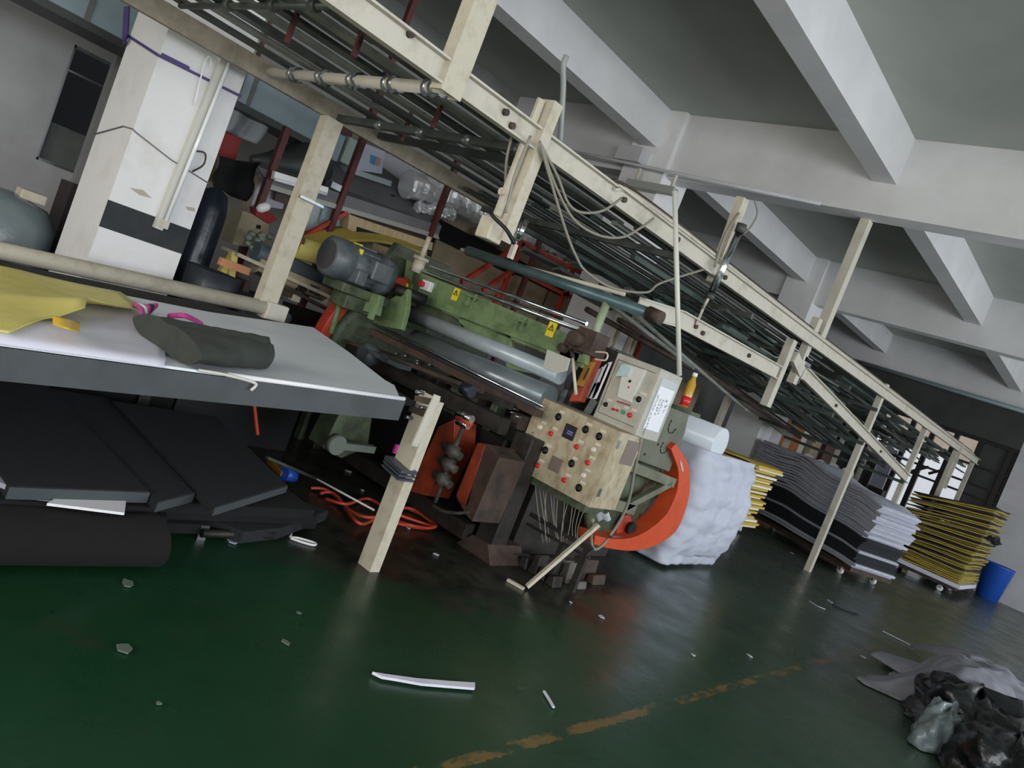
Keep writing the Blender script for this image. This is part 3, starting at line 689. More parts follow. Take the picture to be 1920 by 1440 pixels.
MB().add([P(a, b, x=-3.096) for a, b in ((1275, 862), (1279, 868), (1282, 884), (1279, 884), (1276, 872))], [(0,1,2,3,4)]).build('pale_mark', m_beige, wg)
MB().lathe((-3.32, 5.85, .72), (1, 0, 0), [(0, .50), (.04, .52), (.06, .47), (.07, .2), (.10, .18), (.12, .0)], 40, caps=False).build('drive_wheel', m_dgreen, mc)
MB().prism([(-3.26, 5.62, 1.05), (-3.26, 6.3, .95), (-3.26, 6.5, .72), (-3.26, 5.75, .46), (-3.26, 5.5, .5)], (-.02, 0, 0)).build('wheel_cavity', m_grime, mc)
MB().bar(P(1178, 872, x=-3.13), P(1262, 905, x=-3.13), .05, .085).bar(P(1258, 905, x=-3.13), P(1172, 950, x=-3.13), .05, .06).bar(P(1150, 945, x=-3.13), P(1188, 955, x=-3.13), .05, .09).build('guard_bracket', mat('dull_green_bracket', '7b8069', .5, col2='5b5f4c', sc=5), mc, bevel=.004)
MB().lathe((-3.24, 5.95, .41), (1, 0, 0), [(0, .10), (.02, .11), (.03, .09)], 20).build('red_hub', m_red, mc)
MB().lathe((-3.19, 6.02, .40), (1, 0, 0), [(0, .06), (.03, .06)], 20).build('hub_bore', m_dark, mc)
MB().box((-3.17, 5.7, .30), (-3.14, 5.86, .34)).tube((-3.16, 5.86, .31), (-3.13, 5.86, .31), .03, 10).build('latch_lever', m_steel, mc)
MB().prism([P(a, b, x=-3.15) for a, b in ((1180, 790), (1225, 735), (1293, 775), (1284, 812), (1255, 885), (1165, 852))], (-.25, 0, 0)).build('gear_cover', mat('dusty_green_cover', '6b6f5c', .5, col2='55594a', sc=4), mc, bevel=.006)
mb = MB()
for y, z, r in ((5.72, 1.29, .07), (5.5, 1.12, .06)):
    for k in range(7):
        a, b = R(30+k*30), R(52+k*30); q1 = P(*((1262, 798) if r > .065 else (1246, 838)), x=-3.148); mb.bar((-3.147, q1.y+r*math.cos(a+2), q1.z+r*math.sin(a+2)), (-3.147, q1.y+r*math.cos(b+2), q1.z+r*math.sin(b+2)), .008, .006)
for y, z in ((5.2, 1.08), (5.28, 1.05), (5.85, 1.13), (5.7, 1.02), (5.25, .99)): mb.tube((-3.15, y, z+.05), (-3.145, y, z+.05), .012, 8)
mb.build('cover_mark', m_ink, mc)
gl = guard(-5.5, 4.75, .95, .78, .12, 95, 215, m_red, 'wheel_guard', mc); gl['label'] = 'red ring guard on the far side wheel'
MB().lathe((-5.62, 4.7, .95), (1, 0, 0), [(0, .55), (.05, .6), (.07, .5)], 32).build('drive_wheel', m_dgreen, mc)
MB().tube(px_(640, 560, 4.05), px_(620, 625, 4.05), .025, 10).build('green_upright', m_green, mc)
# lower orange press group seen under the table end
MB().prism([px_(853, 785, 4.2), px_(822, 800, 4.2), px_(765, 920, 4.2), px_(800, 930, 4.2), px_(850, 830, 4.2)], (0, .25, 0)).build('orange_cover', m_dorange, mc, bevel=.005)
MB().prism([px_(893, 828, 4.1), px_(912, 832, 4.1), px_(880, 950, 4.1), px_(868, 960, 4.1), px_(852, 930, 4.1)], (0, .35, 0)).build('orange_cover', m_dorange, mc, bevel=.02)
MB().prism([px_(912, 832, 4.1), px_(936, 858, 4.1), px_(885, 978, 4.1), px_(868, 960, 4.1)], (0, .3, 0)).build('press_side_plate', m_rust, mc, bevel=.004)
m_dsteel = mat('dull_greasy_steel', '6b675e', .55, .3, col2='413d37', sc=9)
cr = MB().tube(px_(868, 800, 4.1), px_(816, 942, 4.1), .017, 10).build('crank_shaft', m_dsteel, mc)
mb = MB()
for t in (.35, .52, .72):
    q = px_(868, 800, 4.1).lerp(px_(816, 942, 4.1), t); mb.lathe(q-V((.1, 0, -.02)), (1, 0, -.1), [(0, .035), (.06, .04), (.07, .055), (.13, .055), (.14, .03), (.18, .03)], 12)
mb.build('crank_knuckle', m_dsteel, cr)
MB().path([px_(812, 948, 4.1), px_(830, 958, 4.1), px_(858, 962, 4.1), px_(880, 960, 4.1)], .012, 8).build('link_rod', m_dsteel, mc)
MB().tube(px_(860, 775, 4.0), px_(885, 787, 4.0), .03, 14).tube(px_(858, 790, 4.0), px_(878, 800, 4.0), .025, 12).build('red_chrome_roller', m_chrome, mc)
MB().tube(px_(858, 783, 4.0), px_(882, 795, 4.0), .027, 14).build('red_roller', m_red, mc)
# right front leg and feet
MB().box((-3.52, 4.45, 0), (-3.34, 4.62, .95)).build('leg', m_grime, mc, bevel=.01)
MB().prism([(-3.62, 4.4, 0), (-3.25, 4.4, 0), (-3.34, 4.4, .12), (-3.5, 4.4, .12)], (0, .4, 0)).build('foot', m_rust, mc)
MB().box((-5.66, 4.32, 0), (-5.5, 4.5, .95)).build('leg', m_grime, mc, bevel=.01)
for k in range(14):
    x = -3.36+.031*k; y = (4.72, 5.0, 5.3)[k % 3]+rs.uniform(-.03, .03); h = rs.uniform(.05, .17); MB().prism([(x, y, 0), (x+.09, y, 0), (x+.07, y, h), (x+.02, y, h*.8)], (0, rs.uniform(.1, .2), 0)).build('base_casting', (m_grime, m_dsteel, m_rust)[k % 3], mc, bevel=.008)
MB().bar((-3.4, 4.85, .36), (-2.78, 4.85, .36), .03, .03).bar((-3.4, 4.85, .28), (-2.78, 4.85, .30), .02, .02).bar((-2.82, 4.85, .02), (-2.82, 4.85, .38), .05, .04).bar((-3.0, 4.8, .02), (-3.0, 4.8, .3), .04, .04).build('cable_tray', m_grime, mc)
# right hand motor with fins
mo2 = MB().lathe((-3.42, 5.0, 1.62), (0, 1, 0), [(0, .1), (.02, .15), (.42, .16), (.46, .14), (.6, .17), (.75, .15), (.8, .06)], 26).build('drive_motor', mat('dark_brown_motor', '4a4640', .6, col2='35322e', sc=6), mc)
mb = MB()
for k in range(16):
    an = R(22.5*k); mb.bar((-3.42+.165*math.cos(an), 5.05, 1.62+.165*math.sin(an)), (-3.42+.165*math.cos(an), 5.42, 1.62+.165*math.sin(an)), .012, .012)
mb.build('cooling_fin', m_grime, mo2)
# orange lever guard between motor and control boxes
MB().prism([P(1127, 655, y=4.75), P(1120, 646, y=4.75), P(1103, 672, y=4.75), P(1066, 752, y=4.75), P(1086, 752, y=4.75), P(1106, 702, y=4.75)], (0, .08, 0)).build('belt_guard', m_dorange, mc, bevel=.006)
MB().prism([P(1117, 680, y=4.74), P(1101, 678, y=4.74), P(1080, 722, y=4.74), P(1094, 725, y=4.74)], (0, -.006, 0)).build('guard_label', mat('ochre_label', 'a7772c', .6), mc)
MB().bar(P(1105, 690, y=4.73), P(1094, 712, y=4.73), .006, .012).build('guard_label_mark', m_ink, mc)
MB().tube(P(1073, 665, y=4.55), P(1080, 740, y=4.55), .012, 8).build('lever', m_beige2, mc)
MB().tube(P(1071, 655, y=4.55), P(1074, 672, y=4.55), .018, 8).build('lever_grip', m_black, mc)
MB().prism([P(1026, 655, y=4.5), P(1068, 672, y=4.5), P(1062, 695, y=4.5), P(1045, 700, y=4.5), P(1018, 688, y=4.5)], (0, .012, 0)).build('white_plate', mat('dusty_white_plate', 'b9bab0', .6), mc)
MB().bar(P(1115, 750, y=4.85), P(1100, 775, y=4.85), .04, .04).build('steel_stub', m_steel, mc)

# ------------------------------------------------------------------ control boxes
cb = empty('control_box', (-3.16, 4.75, .66), 'lower grimy beige control box covered in red and black knobs', 'control box')
X0, X1, Z0, Z1, YF = -3.545, -2.785, .675, 1.245, 4.6
MB().box((X0, YF, Z0), (X1, YF+.34, Z1)).build('cabinet_body', m_cabinet, cb, bevel=.006)
MB().box((X0+.002, YF-.003, Z0+.002), (X1-.002, YF, Z1-.002)).build('front_panel', m_cabinet, cb)
def on_face(px, py, yf): return P(px, py, y=yf)
m_tag = mat('white_tag', 'cfcab8', .6)
def knob(par, px, py, kind, yf=YF, s=1.0):
    c = on_face(px, py, yf)
    r = .019*s
    if kind == 'r':
        k = MB().lathe((c.x, yf, c.z), (0, -1, 0), [(0, r), (.008, r), (.01, r*.8), (.022, r*.85), (.025, r*.6)], 14).build('red_button', m_hred, par)
    elif kind == 'w':
        k = MB().lathe((c.x, yf, c.z), (0, -1, 0), [(0, r), (.01, r), (.012, r*.8), (.02, r*.8)], 14).build('white_button', mat_btn, par)
    elif kind == 'g':
        k = MB().lathe((c.x, yf, c.z), (0, -1, 0), [(0, r), (.01, r), (.018, r*.8)], 14).build('green_button', m_buttong, par)
    else:
        k = MB().lathe((c.x, yf, c.z), (0, -1, 0), [(0, r*1.15), (.006, r*1.15), (.007, r*.8), (.024, r*.75)], 14).bar((c.x-.4*r, yf-.026, c.z-.5*r), (c.x+.4*r, yf-.026, c.z+.7*r), .006, .01, up=(0,1,0)).build('rotary_knob', m_ink, par)
        MB().lathe((c.x, yf, c.z), (0, -1, 0), [(0, r*1.5), (.003, r*1.5)], 18).build('knob_ring', m_beige, k)
    t = c+V((.018*s, 0, .045*s)); MB().box((t.x-.022*s, yf-.009, t.z-.010*s), (t.x+.022*s, yf, t.z+.010*s)).build('name_tag', m_tag, par)
mat_btn = mat('cream_button', 'ddd8c8', .4)
F = lambda x, y: (900+x/3.84, 640+y/3.84)
for x, y, k in ((565,545,'k'),(435,620,'w'),(515,665,'r'),(378,735,'k'),(470,785,'k'),(335,850,'w'),(420,895,'r'),(760,635,'k'),(858,685,'k'),(700,760,'r'),(822,780,'w'),(660,880,'k'),(780,875,'r'),(610,1000,'r'),(750,965,'w'),(712,1055,'k')):
    knob(cb, *F(x, y), k)
for x, y, m_, nm in ((648, 655, m_lcd, 'display'), (548, 888, m_brownpl, 'meter')):
    c = on_face(*F(x, y), YF); f_ = MB().box((c.x-.052, YF-.012, c.z-.052), (c.x+.052, YF, c.z+.052)).build(nm, m_ink if nm == 'display' else m_brownpl, cb, bevel=.004)
    MB().box((c.x-.036, YF-.015, c.z-.034), (c.x+.036, YF-.012, c.z+.036)).build('display_glass', m_, f_)
# scrawled counter reading on the display
c = on_face(*F(648, 660), YF-.016)
MB().box((c.x-.026, c.y-.001, c.z+.004), (c.x+.026, c.y, c.z+.012)).box((c.x-.026, c.y-.001, c.z-.012), (c.x+.026, c.y, c.z-.004)).build('display_digits', mat('violet_digits', '8b82b8', .4), cb)
k_ = MB().tube(on_face(*F(372, 690), YF-.01), on_face(*F(382, 650), YF-.01), .005, 6).build('hanging_key', m_steel, cb)
sd = MB().box((X1-.001, YF+.008, Z0+.01), (X1+.006, YF+.33, Z1-.006)).build('side_door', m_cabinet, cb)
for z in (Z0+.09, Z1-.12): MB().box((X1+.006, YF+.02, z), (X1+.012, YF+.05, z+.06)).build('hinge', m_steel, cb)
MB().box((X1+.006, YF+.14, Z1-.22), (X1+.010, YF+.31, Z1-.04)).build('nameplate', m_brownpl, cb)
rs = random.Random(5)
mb = MB()
for k in range(13):
    a = on_face(1000+k*7.5+(6 if k > 6 else 0), 905+k*4, YF+.12); a.z = Z0-.03; b = V((a.x*.55-3.05*.45, 4.9+rs.uniform(-.06, .06), .20+.012*k)); mid = a.lerp(b, .5)+V((rs.uniform(-.02, .02), 0, -.03))
    mb.path([a+V((0, 0, .06)), a, mid, b], .0028, 5, 4)
wires = mb.build('wire_fan', mat('pale_wire', 'a39e8c', .5), cb)
MB().box((X0+.02, YF+.04, Z0-.06), (X1-.06, YF+.3, Z0)).build('wire_box', m_dgreen, cb)

cu = empty('control_box', (-2.95, 5.05, 1.23), 'upper pale grey control box with tilted display and white notice on its side', 'control box')
x0, x1, z0, z1, yf = -3.235, -2.835, 1.235, 1.76, 4.9
MB().box((x0, yf, z0), (x1, yf+.34, z1)).build('cabinet_body', m_cabgrey, cu, bevel=.006)
dp = MB().box((x0+.015, yf-.008, z0+.04), (x1-.02, yf, z1-.03)).build('door_panel', m_cabgrey, cu)
mb = MB()
for a, b, c_, d in ((x0+.03, x1-.03, z0+.055, z0+.059), (x0+.03, x1-.03, z1-.05, z1-.046), (x0+.03, x0+.034, z0+.055, z1-.046)): mb.box((a, yf-.009, c_), (b, yf-.008, d))
mb.build('door_seam', m_ink, dp)
iv = MB().prism([P(*F(1035, 160), y=yf-.03), P(*F(1195, 205), y=yf-.03), P(*F(1085, 440), y=yf-.03), P(*F(985, 400), y=yf-.03)], (0, .03, 0)).build('inverter', mat('pale_inverter', 'cfd0c8', .5), cu, bevel=.004)
MB().prism([P(*F(1020, 160), y=yf-.045), P(*F(1088, 190), y=yf-.045), P(*F(1060, 250), y=yf-.045), P(*F(975, 250), y=yf-.045)], (0, .015, 0)).build('tilted_display', mat('pale_display', 'b8cfd2', .15), iv)
MB().prism([P(*F(985, 425), y=yf-.02), P(*F(1080, 455), y=yf-.02), P(*F(1078, 466), y=yf-.02), P(*F(983, 436), y=yf-.02)], (0, .01, 0)).build('red_strip', mat('dull_red', 'a0403c', .5), cu)
for x, y, k, s in ((1090,292,'k',.8),(1080,335,'r',.5),(1145,418,'k',1.1),(1060,400,'w',.6),(908,455,'k',.9),(962,490,'r',.55),(990,498,'r',.5),(1032,510,'g',.9),(1082,532,'r',1.0)):
    knob(cu, *F(x, y), k, yf-.008 if x > 900 else yf, s)
# notice sheet with handwriting on the +X side
xs_ = x1+.002
nt_ = MB().box((xs_-.003, yf+.05, z0+.07), (xs_+.004, yf+.30, z1-.06)).build('sheet_holder', mat('clear_sleeve', 'a9b2b4', .3), cu)
MB().box((xs_+.004, yf+.06, z0+.075), (xs_+.006, yf+.285, z1-.12)).build('notice_sheet', m_paper, nt_)
mb = MB(); rs = random.Random(4)
def scr(y_, z_, w, h):
    # short pen strokes forming one character
    for _ in range(4):
        a = V((xs_+.007, y_+rs.uniform(0, w), z_+rs.uniform(0, h))); b = a+V((0, rs.uniform(-w, w)*.8, rs.uniform(-h, h)*.6)); mb.bar(a, b, .0018, .0025, up=(1, 0, 0))
for col_, n_, sz in ((.075, 15, .016), (.125, 5, .02), (.13, 0, .02), (.165, 4, .022), (.22, 3, .028)):
    for k in range(n_): scr(yf+col_, z1-.20-k*(sz*1.35)-(0 if col_ < .1 else .03), sz*.8, sz)
mb.build('handwriting', mat('blue_black_ink', '3a3c4c', .6), nt_)
# papers stuck between the machine and upper box
pp = empty('paper_bundle', P(1110, 735, y=4.86), 'sheaf of white papers tucked beside the upper control box', 'papers')
for k in range(4):
    MB().prism([P(1140-k*6, 680+k*4, y=4.88), P(1148-k*6, 678+k*4, y=4.88), P(1118-k*3, 748, y=4.88), P(1108-k*3, 745, y=4.88)], (0, .004, 0)).build('paper_sheet', m_paper, pp)
# upright bottle-like yellow and red packet on the far side of the upper box
MB().box(P(1278, 764, y=5.3)+V((-.1, -.02, -.03)), P(1278, 764, y=5.3)+V((.1, .14, 0))).build('ledge', m_dgreen, mc)
pk = empty('drink_bottle', P(1285, 760, y=5.35), 'plastic bottle with yellow and red label behind the upper control box', 'bottle')
a, b = P(1282, 762, y=5.35), P(1302, 706, y=5.35)
MB().lathe(a, (b-a), [(0, .035), (.06, .035), (.18, .035), (.22, .018), (.25, .016)], 16).build('bottle_body', mat('amber_bottle', 'b98f2a', .2), pk)
MB().lathe(a+(b-a).normalized()*.01, (b-a), [(0, .0365), (.07, .0365)], 16).build('bottle_label', m_hred, pk)
MB().lathe(a+(b-a).normalized()*.24, (b-a), [(0, .019), (.03, .019)], 12).build('bottle_cap', m_white, pk)
# long pale conduit rising from the upper control box
tag(MB().tube((-2.74, 5.0, 1.76), P(1265, 358, x=-3.02), .018, 12).build('conduit_pipe', m_pole), 'long slanting white pipe rising from the upper control box past the near rail', 'pipe')
# black hose drooping from the boxes round the wheel guard
tag(MB().path([P(1203, 822, x=-2.77), P(1190, 880, x=-2.8), P(1175, 950, x=-2.85), P(1140, 1010, x=-2.9), P(1115, 1030, x=-2.9), P(1108, 1005, x=-2.9), P(1112, 975, x=-2.8)], .012, 8).build('drooping_cable', m_cable), 'grey cable drooping from control box across the orange wheel guard', 'cable')
# L-shaped steel angle strut to the floor
st = MB().bar(P(988, 1100, z=.02), P(1122, 984, y=4.75), .03, .025).build('steel_angle', m_beige2)
tag(st, 'slim beige steel strut leaning from the floor to the control box', 'strut')
tag(MB().bar(P(952, 1087, z=.012), P(982, 1104, z=.012), .025, .02).build('steel_angle', m_beige2), 'short beige steel piece lying at foot of the slim strut', 'strip')
MBt = MB().grid(lambda u, v: P(1118+24*u, 965+14*v-6*u, y=4.75)+V((0, .03*v, .015*math.sin(6*u))), 6, 4, .003)
tag(MBt.build('tissue', m_gfoam), 'crumpled pale rag at top end of the slim strut', 'rag')
# ------------------------------------------------------------------ storage and workshop area behind the machine (x < -5.8)
def quad(mb, pts, x, th): # outline given by photo points on the plane x, extruded away from the aisle
    mb.prism([P(a, b, x=x) for a, b in pts], (-th, 0, 0)); return mb
# pale blue air duct hung from the ceiling
du = MB().box((-7.5, -1.5, 2.66), (-7.0, 4.3, 2.98)).build('air_duct', m_glassb, bevel=.01)
tag(du, 'pale blue rectangular air duct under the ceiling behind the banded column', 'duct')
for y in (-.8, .6, 2.0, 3.3, 3.42): MB().box((-7.51, y, 2.64), (-6.99, y+.04, 3.0)).build('duct_flange', m_canopy, du)
MB().box((-7.52, -1.5, 2.60), (-6.98, 4.3, 2.66)).build('duct_shelf', m_frame, du)
mb = MB()
for y in (.2, 3.4): mb.bar((-7.05, y, 2.66), (-7.05, y, 5.0), .03, .03)
mb.build('hanger_rod', m_maroon, du)
# maroon uprights of the storage mezzanine
for i, (y, z0, z1) in enumerate(((3.62, 0, 2.6), (4.4, 0, 4.4), (5.62, 0, 3.2), (7.35, 0, 3.1))):
    tag(MB().box((-6.62, y, z0), (-6.56, y+.06, z1)).build('steel_upright', m_maroon), ('maroon upright directly right of the banded column', 'maroon upright standing left of the framed poster shelf', 'maroon upright crossing the silver foil duct', 'maroon upright at the right end of the foil duct')[i], 'upright', 'maroon uprights of the storage shelving')
# hanging grey plastic cover, red panel, black drape
tag(MB().grid(lambda u, v: P(428+70*u-18*v+12*math.sin(3.14*v), 185+20*u+55*v+12*u*v, x=-7.2)+V((.04*math.sin(9*u), 0, 0)), 14, 10, .01).build('plastic_cover', mat('grey_translucent_plastic', '8b8f92', .4)), 'hanging grey plastic cover above the red panel', 'cover')
rp_ = empty('red_board', (-7.3, 2.9, 0), 'red board with yellow edge leaning behind the banded column', 'board')
quad(MB(), [(427, 228), (457, 240), (442, 302), (408, 290)], -7.25, .02).build('red_panel', mat('red_panel_paint', '8c2a28', .6), rp_)
quad(MB(), [(421, 226), (428, 228), (398, 340), (390, 340)], -7.28, .03).build('yellow_edge', mat('ochre_edge', '77683a', .7), rp_)
def drape(u, v):
    ax, ay = 412+(482-412)*u, 293+14*math.sin(3.1*u)*0+8*u      # top edge, then bottom edge
    bx, by = 398+(464-398)*u, 348+28*u
    return P(ax+(bx-ax)*v, ay+(by-ay)*v+4*math.sin(3*u), x=-6.9)+V((.05*math.sin(9*u)+.03*math.sin(7*v+3*u), 0, 0))
tag(MB().grid(drape, 24, 14, .012).build('black_drape', m_foamd), 'black cloth hanging in a long swag behind the left beige post', 'drape')
tag(MB().lathe(P(470, 300, x=-7.1), (.1, 1, .32), [(0, .04), (.15, .09), (.3, .16), (.5, .25), (.68, .24), (.8, .12), (.83, .02)], 18).build('dark_bag', mat('dark_green_plastic_bag', '2c322f', .45, bump=.8, bsc=7)), 'bulging dark green plastic bag on top of the black drape', 'bag')
# grey canopy hood with lamp
ca = empty('booth_canopy', (-7.2, 4.8, 2), 'sloping grey canopy roof over the workbench behind the machine', 'canopy')
MB().add([P(483, 312, x=-6.6), P(505, 345, x=-6.6), P(822, 442, x=-6.6), P(828, 424, x=-6.6), P(500, 300, x=-7.3), P(672, 318, x=-7.6), P(700, 300, x=-7.6), P(780, 360, x=-7.4)],
  [(0,1,2,3), (0,3,7,6,5,4)]).build('canopy_roof', m_canopy, ca)
MB().prism([P(505, 345, x=-6.58), P(822, 440, x=-6.58), P(824, 449, x=-6.58), P(503, 354, x=-6.58)], (-.04, 0, 0)).build('canopy_edge', mat('pale_canopy_edge', '9c9c94', .5), ca)
MB().prism([P(520, 352, x=-6.8), P(800, 440, x=-6.8), P(790, 470, x=-6.8), P(515, 375, x=-6.8)], (-.04, 0, 0)).build('inner_valance', mat('brown_valance', '57483f', .7, col2='463c36', sc=3), ca)
lf = MB().bar(P(512, 328, x=-6.45), P(612, 358, x=-6.45), .05, .07).build('batten_lamp', m_white, None)
tag(lf, 'unlit white tube lamp fixed on the canopy front edge', 'lamp')
MB().tube(P(515, 336, x=-6.4), P(612, 364, x=-6.4), .014, 8).build('lamp_tube', m_paper, lf)
tag(MB().box(P(624, 340, x=-6.5), P(640, 354, x=-6.5)+V((-.1, 0, -.03))).build('junction_box', m_steel), 'small grey junction box right of the canopy lamp', 'box')
# things on the canopy shelf
for i, (x0, y0, x1, y1, m, lab) in enumerate(((616, 252, 637, 292, m_glassb, 'pale translucent box right of the left beige post'), (640, 258, 662, 300, mat('pale_green_box', 'a3b3ad', .4), 'pale green box beside the maroon upright on the canopy shelf'))):
    a, b = P(x0, y1, x=-7.2), P(x1, y0, x=-7.2)
    tag(MB().box((-7.4, a.y, a.z-.02), (-7.2, max(b.y, a.y+.12), a.z+.26)).build('storage_box', m, bevel=.01), lab, 'box')
tag(MB().box(P(615, 215, x=-7.5), P(650, 262, x=-7.5)+V((-.3, .05, 0))).build('dark_carton', m_maroon, bevel=.01), 'dark brown carton above the pale boxes', 'box')
tag(quad(MB(), [(632, 196), (680, 208), (672, 262), (645, 255)], -8.75, .05).build('grey_board', mat('grey_cardboard', '7a766e', .8)), 'grey board leaning behind the dark carton', 'board')
ps = empty('picture_carton', P(690, 320, x=-7.2), 'white carton with blue and red picture beside the maroon upright', 'carton')
quad(MB(), [(682, 268), (722, 284), (716, 326), (664, 318)], -7.15, .3).build('carton_body', mat('bluish_white_carton', 'b9bed0', .6), ps)
quad(MB(), [(695, 290), (706, 294), (703, 310), (694, 306)], -7.145, .004).build('blue_print', mat('cyan_print', '3a8cb8', .5), ps)
quad(MB(), [(707, 294), (714, 297), (711, 312), (705, 310)], -7.145, .004).build('red_print', mat('coral_print', 'c8807a', .5), ps)
quad(MB(), [(664, 316), (735, 340), (733, 350), (662, 326)], -7.12, .3).build('shelf_edge', mat('pale_blue_shelf', 'a9b6b8', .5), ps)
tag(quad(MB(), [(690, 250), (748, 272), (738, 300), (684, 270)], -8.75, .05).build('grey_board', mat('taupe_board', '6e6a62', .8)), 'taupe board above the picture carton', 'board')
tag(quad(MB(), [(720, 285), (800, 315), (790, 360), (716, 335)], -8.2, .05).build('white_wall_board', mat('pale_lilac_board', 'b0afb8', .8)), 'pale board on the wall left of the foil duct', 'board')
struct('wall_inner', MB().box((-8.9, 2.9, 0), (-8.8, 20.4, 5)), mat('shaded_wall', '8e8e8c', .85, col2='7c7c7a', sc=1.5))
# corrugated foil ducts
def duct(name, pts, r, lab, n=16, ridge=.016, step=.06):
    sp = spline([V(p) for p in pts], 10); L = 0; mb = MB(); vs = []; m = 0; prev = None
    out = [sp[0]]
    for a, b in zip(sp, sp[1:]):
        k = max(1, int((b-a).length/(step/2)))
        out += [a.lerp(b, (i+1)/k) for i in range(k)]
    for k, p in enumerate(out):
        d = (out[min(k+1, len(out)-1)]-out[max(k-1, 0)]).normalized(); a = d.cross(V((0, 0, 1))).normalized(); b = d.cross(a)
        for i in range(n):
            an = 2*math.pi*i/n; rr = r+(ridge if k % 2 else 0)+.028*fbm((k*.21, math.cos(an)*1.3, math.sin(an)*1.3), 2.5)
            vs.append(p+(a*math.cos(an)+b*math.sin(an))*rr)
        m += 1
    mb.add(vs, [(k*n+i, k*n+(i+1)%n, (k+1)*n+(i+1)%n, (k+1)*n+i) for k in range(m-1) for i in range(n)], False)
    mb.add(vs, [tuple(range(n-1, -1, -1)), tuple(range((m-1)*n, m*n))])
    return tag(mb.build(name, m_foil), lab, 'duct')
duct('foil_duct', [P(762, 345, x=-6.9), P(820, 362, x=-6.9), P(880, 385, x=-6.9), P(940, 420, x=-6.9)], .145, 'thick crinkled silver foil duct left of the short beige hanger')
duct('foil_duct', [P(965, 428, x=-6.9), P(1020, 447, x=-6.9), P(1060, 465, x=-6.9), P(1098, 492, x=-6.9)], .14, 'silver foil duct right of the short beige hanger above the red frame')
duct('foil_duct', [P(780, 388, x=-6.8), P(830, 398, x=-6.8), P(850, 404, x=-6.8)], .05, 'thin silver foil tube hanging under the thick foil duct')
tag(MB().box((-7.6, 5.3, 2.32), (-7.0, 8.8, 2.55)).build('duct_shelf', m_foamd), 'black shelf under the silver foil ducts', 'shelf')
tag(MB().box(P(905, 430, x=-6.7), P(955, 440, x=-6.7)+V((-.2, 0, -.2))).build('brown_bag', mat('brown_paper_bag', '6a5a52', .8, bump=.5), bevel=.03), 'crumpled brown paper bag on the shelf under the foil duct', 'bag')
# cardboard and plywood sheets
tag(quad(MB(), [(833, 402), (868, 415), (950, 450), (1000, 478), (985, 600), (800, 510)], -7.0, .03).build('cardboard_sheet', m_card), 'large brown cardboard sheet leaning behind the chrome rods', 'cardboard')
tag(quad(MB(), [(740, 395), (822, 420), (812, 452), (735, 432)], -7.3, .03).build('cardboard_sheet', m_card), 'smaller cardboard sheet left of the large brown one', 'cardboard')
tag(quad(MB(), [(985, 475), (1075, 512), (1060, 560), (968, 520)], -7.2, .03).build('plywood_sheet', m_card), 'tan board framed by the red tube stand', 'board')
ct = tag(MB().box((-7.3, 7.6, 1.5), (-6.9, 9.0, 2.35)).build('large_carton', m_card, bevel=.01), 'large brown cartons stacked behind the red tube stand', 'carton')
MB().box((-6.905, 8.25, 1.5), (-6.895, 8.27, 2.35)).box((-6.905, 7.6, 2.0), (-6.895, 9.0, 2.015)).build('carton_seam', m_rust, ct)
pb_ = tag(quad(MB(), [(655, 402), (700, 418), (812, 455), (806, 486), (652, 430)], -6.55, .35).build('plywood_box', m_ply), 'long shallow plywood box above the grey drive motor', 'box')
quad(MB(), [(670, 425), (810, 470), (808, 482), (668, 440)], -6.54, .02).build('box_slot', m_dark, pb_)
tag(quad(MB(), [(700, 455), (810, 492), (806, 506), (698, 470)], -6.5, .3).build('plywood_strip', m_ply), 'plywood strip under the long plywood box', 'board')
# red tube stand
rt_ = empty('red_tube_stand', (-6.75, 8, 0), 'red welded tube stand behind the chrome rods of the machine', 'stand')
RX = -6.6
for k, (a, b) in enumerate((((980, 455), (1090, 512)), ((980, 455), (935, 560)), ((980, 455), (865, 530)), ((1074, 505), (1060, 560)), ((955, 500), (1058, 552)), ((962, 506), (905, 545)), ((1058, 548), (1038, 600)), ((960, 502), (935, 562)), ((1058, 548), (1075, 560)))):
    MB().bar(P(*a, x=RX), P(*b, x=RX), .05, .05).build('frame_tube', m_red, rt_)
for y in (7.0, 8.6): MB().box((RX-.03, y, 0), (RX+.02, y+.05, 2.0)).build('leg', m_red, rt_)
rt2 = empty('red_tube_stand', (-6.3, 10, 0), 'small red tube stand right of the second column', 'stand')
for a, b in (((1205, 622), (1200, 645)), ((1198, 618), (1230, 632)), ((1270, 640), (1280, 650)), ((1330, 662), (1335, 672))):
    MB().bar(P(*a, x=-6.3), P(*b, x=-6.3), .05, .05).build('frame_tube', m_red, rt2)
MB().box((-6.33, 10.0, 0), (-6.28, 10.05, 2.2)).build('leg', m_red, rt2)
tag(MB().box((-6.7, 10.3, 0), (-6.3, 12.4, 1.9)).build('tan_carton_stack', m_card, bevel=.01), 'tall tan carton stack behind the rack right of the second column', 'carton')
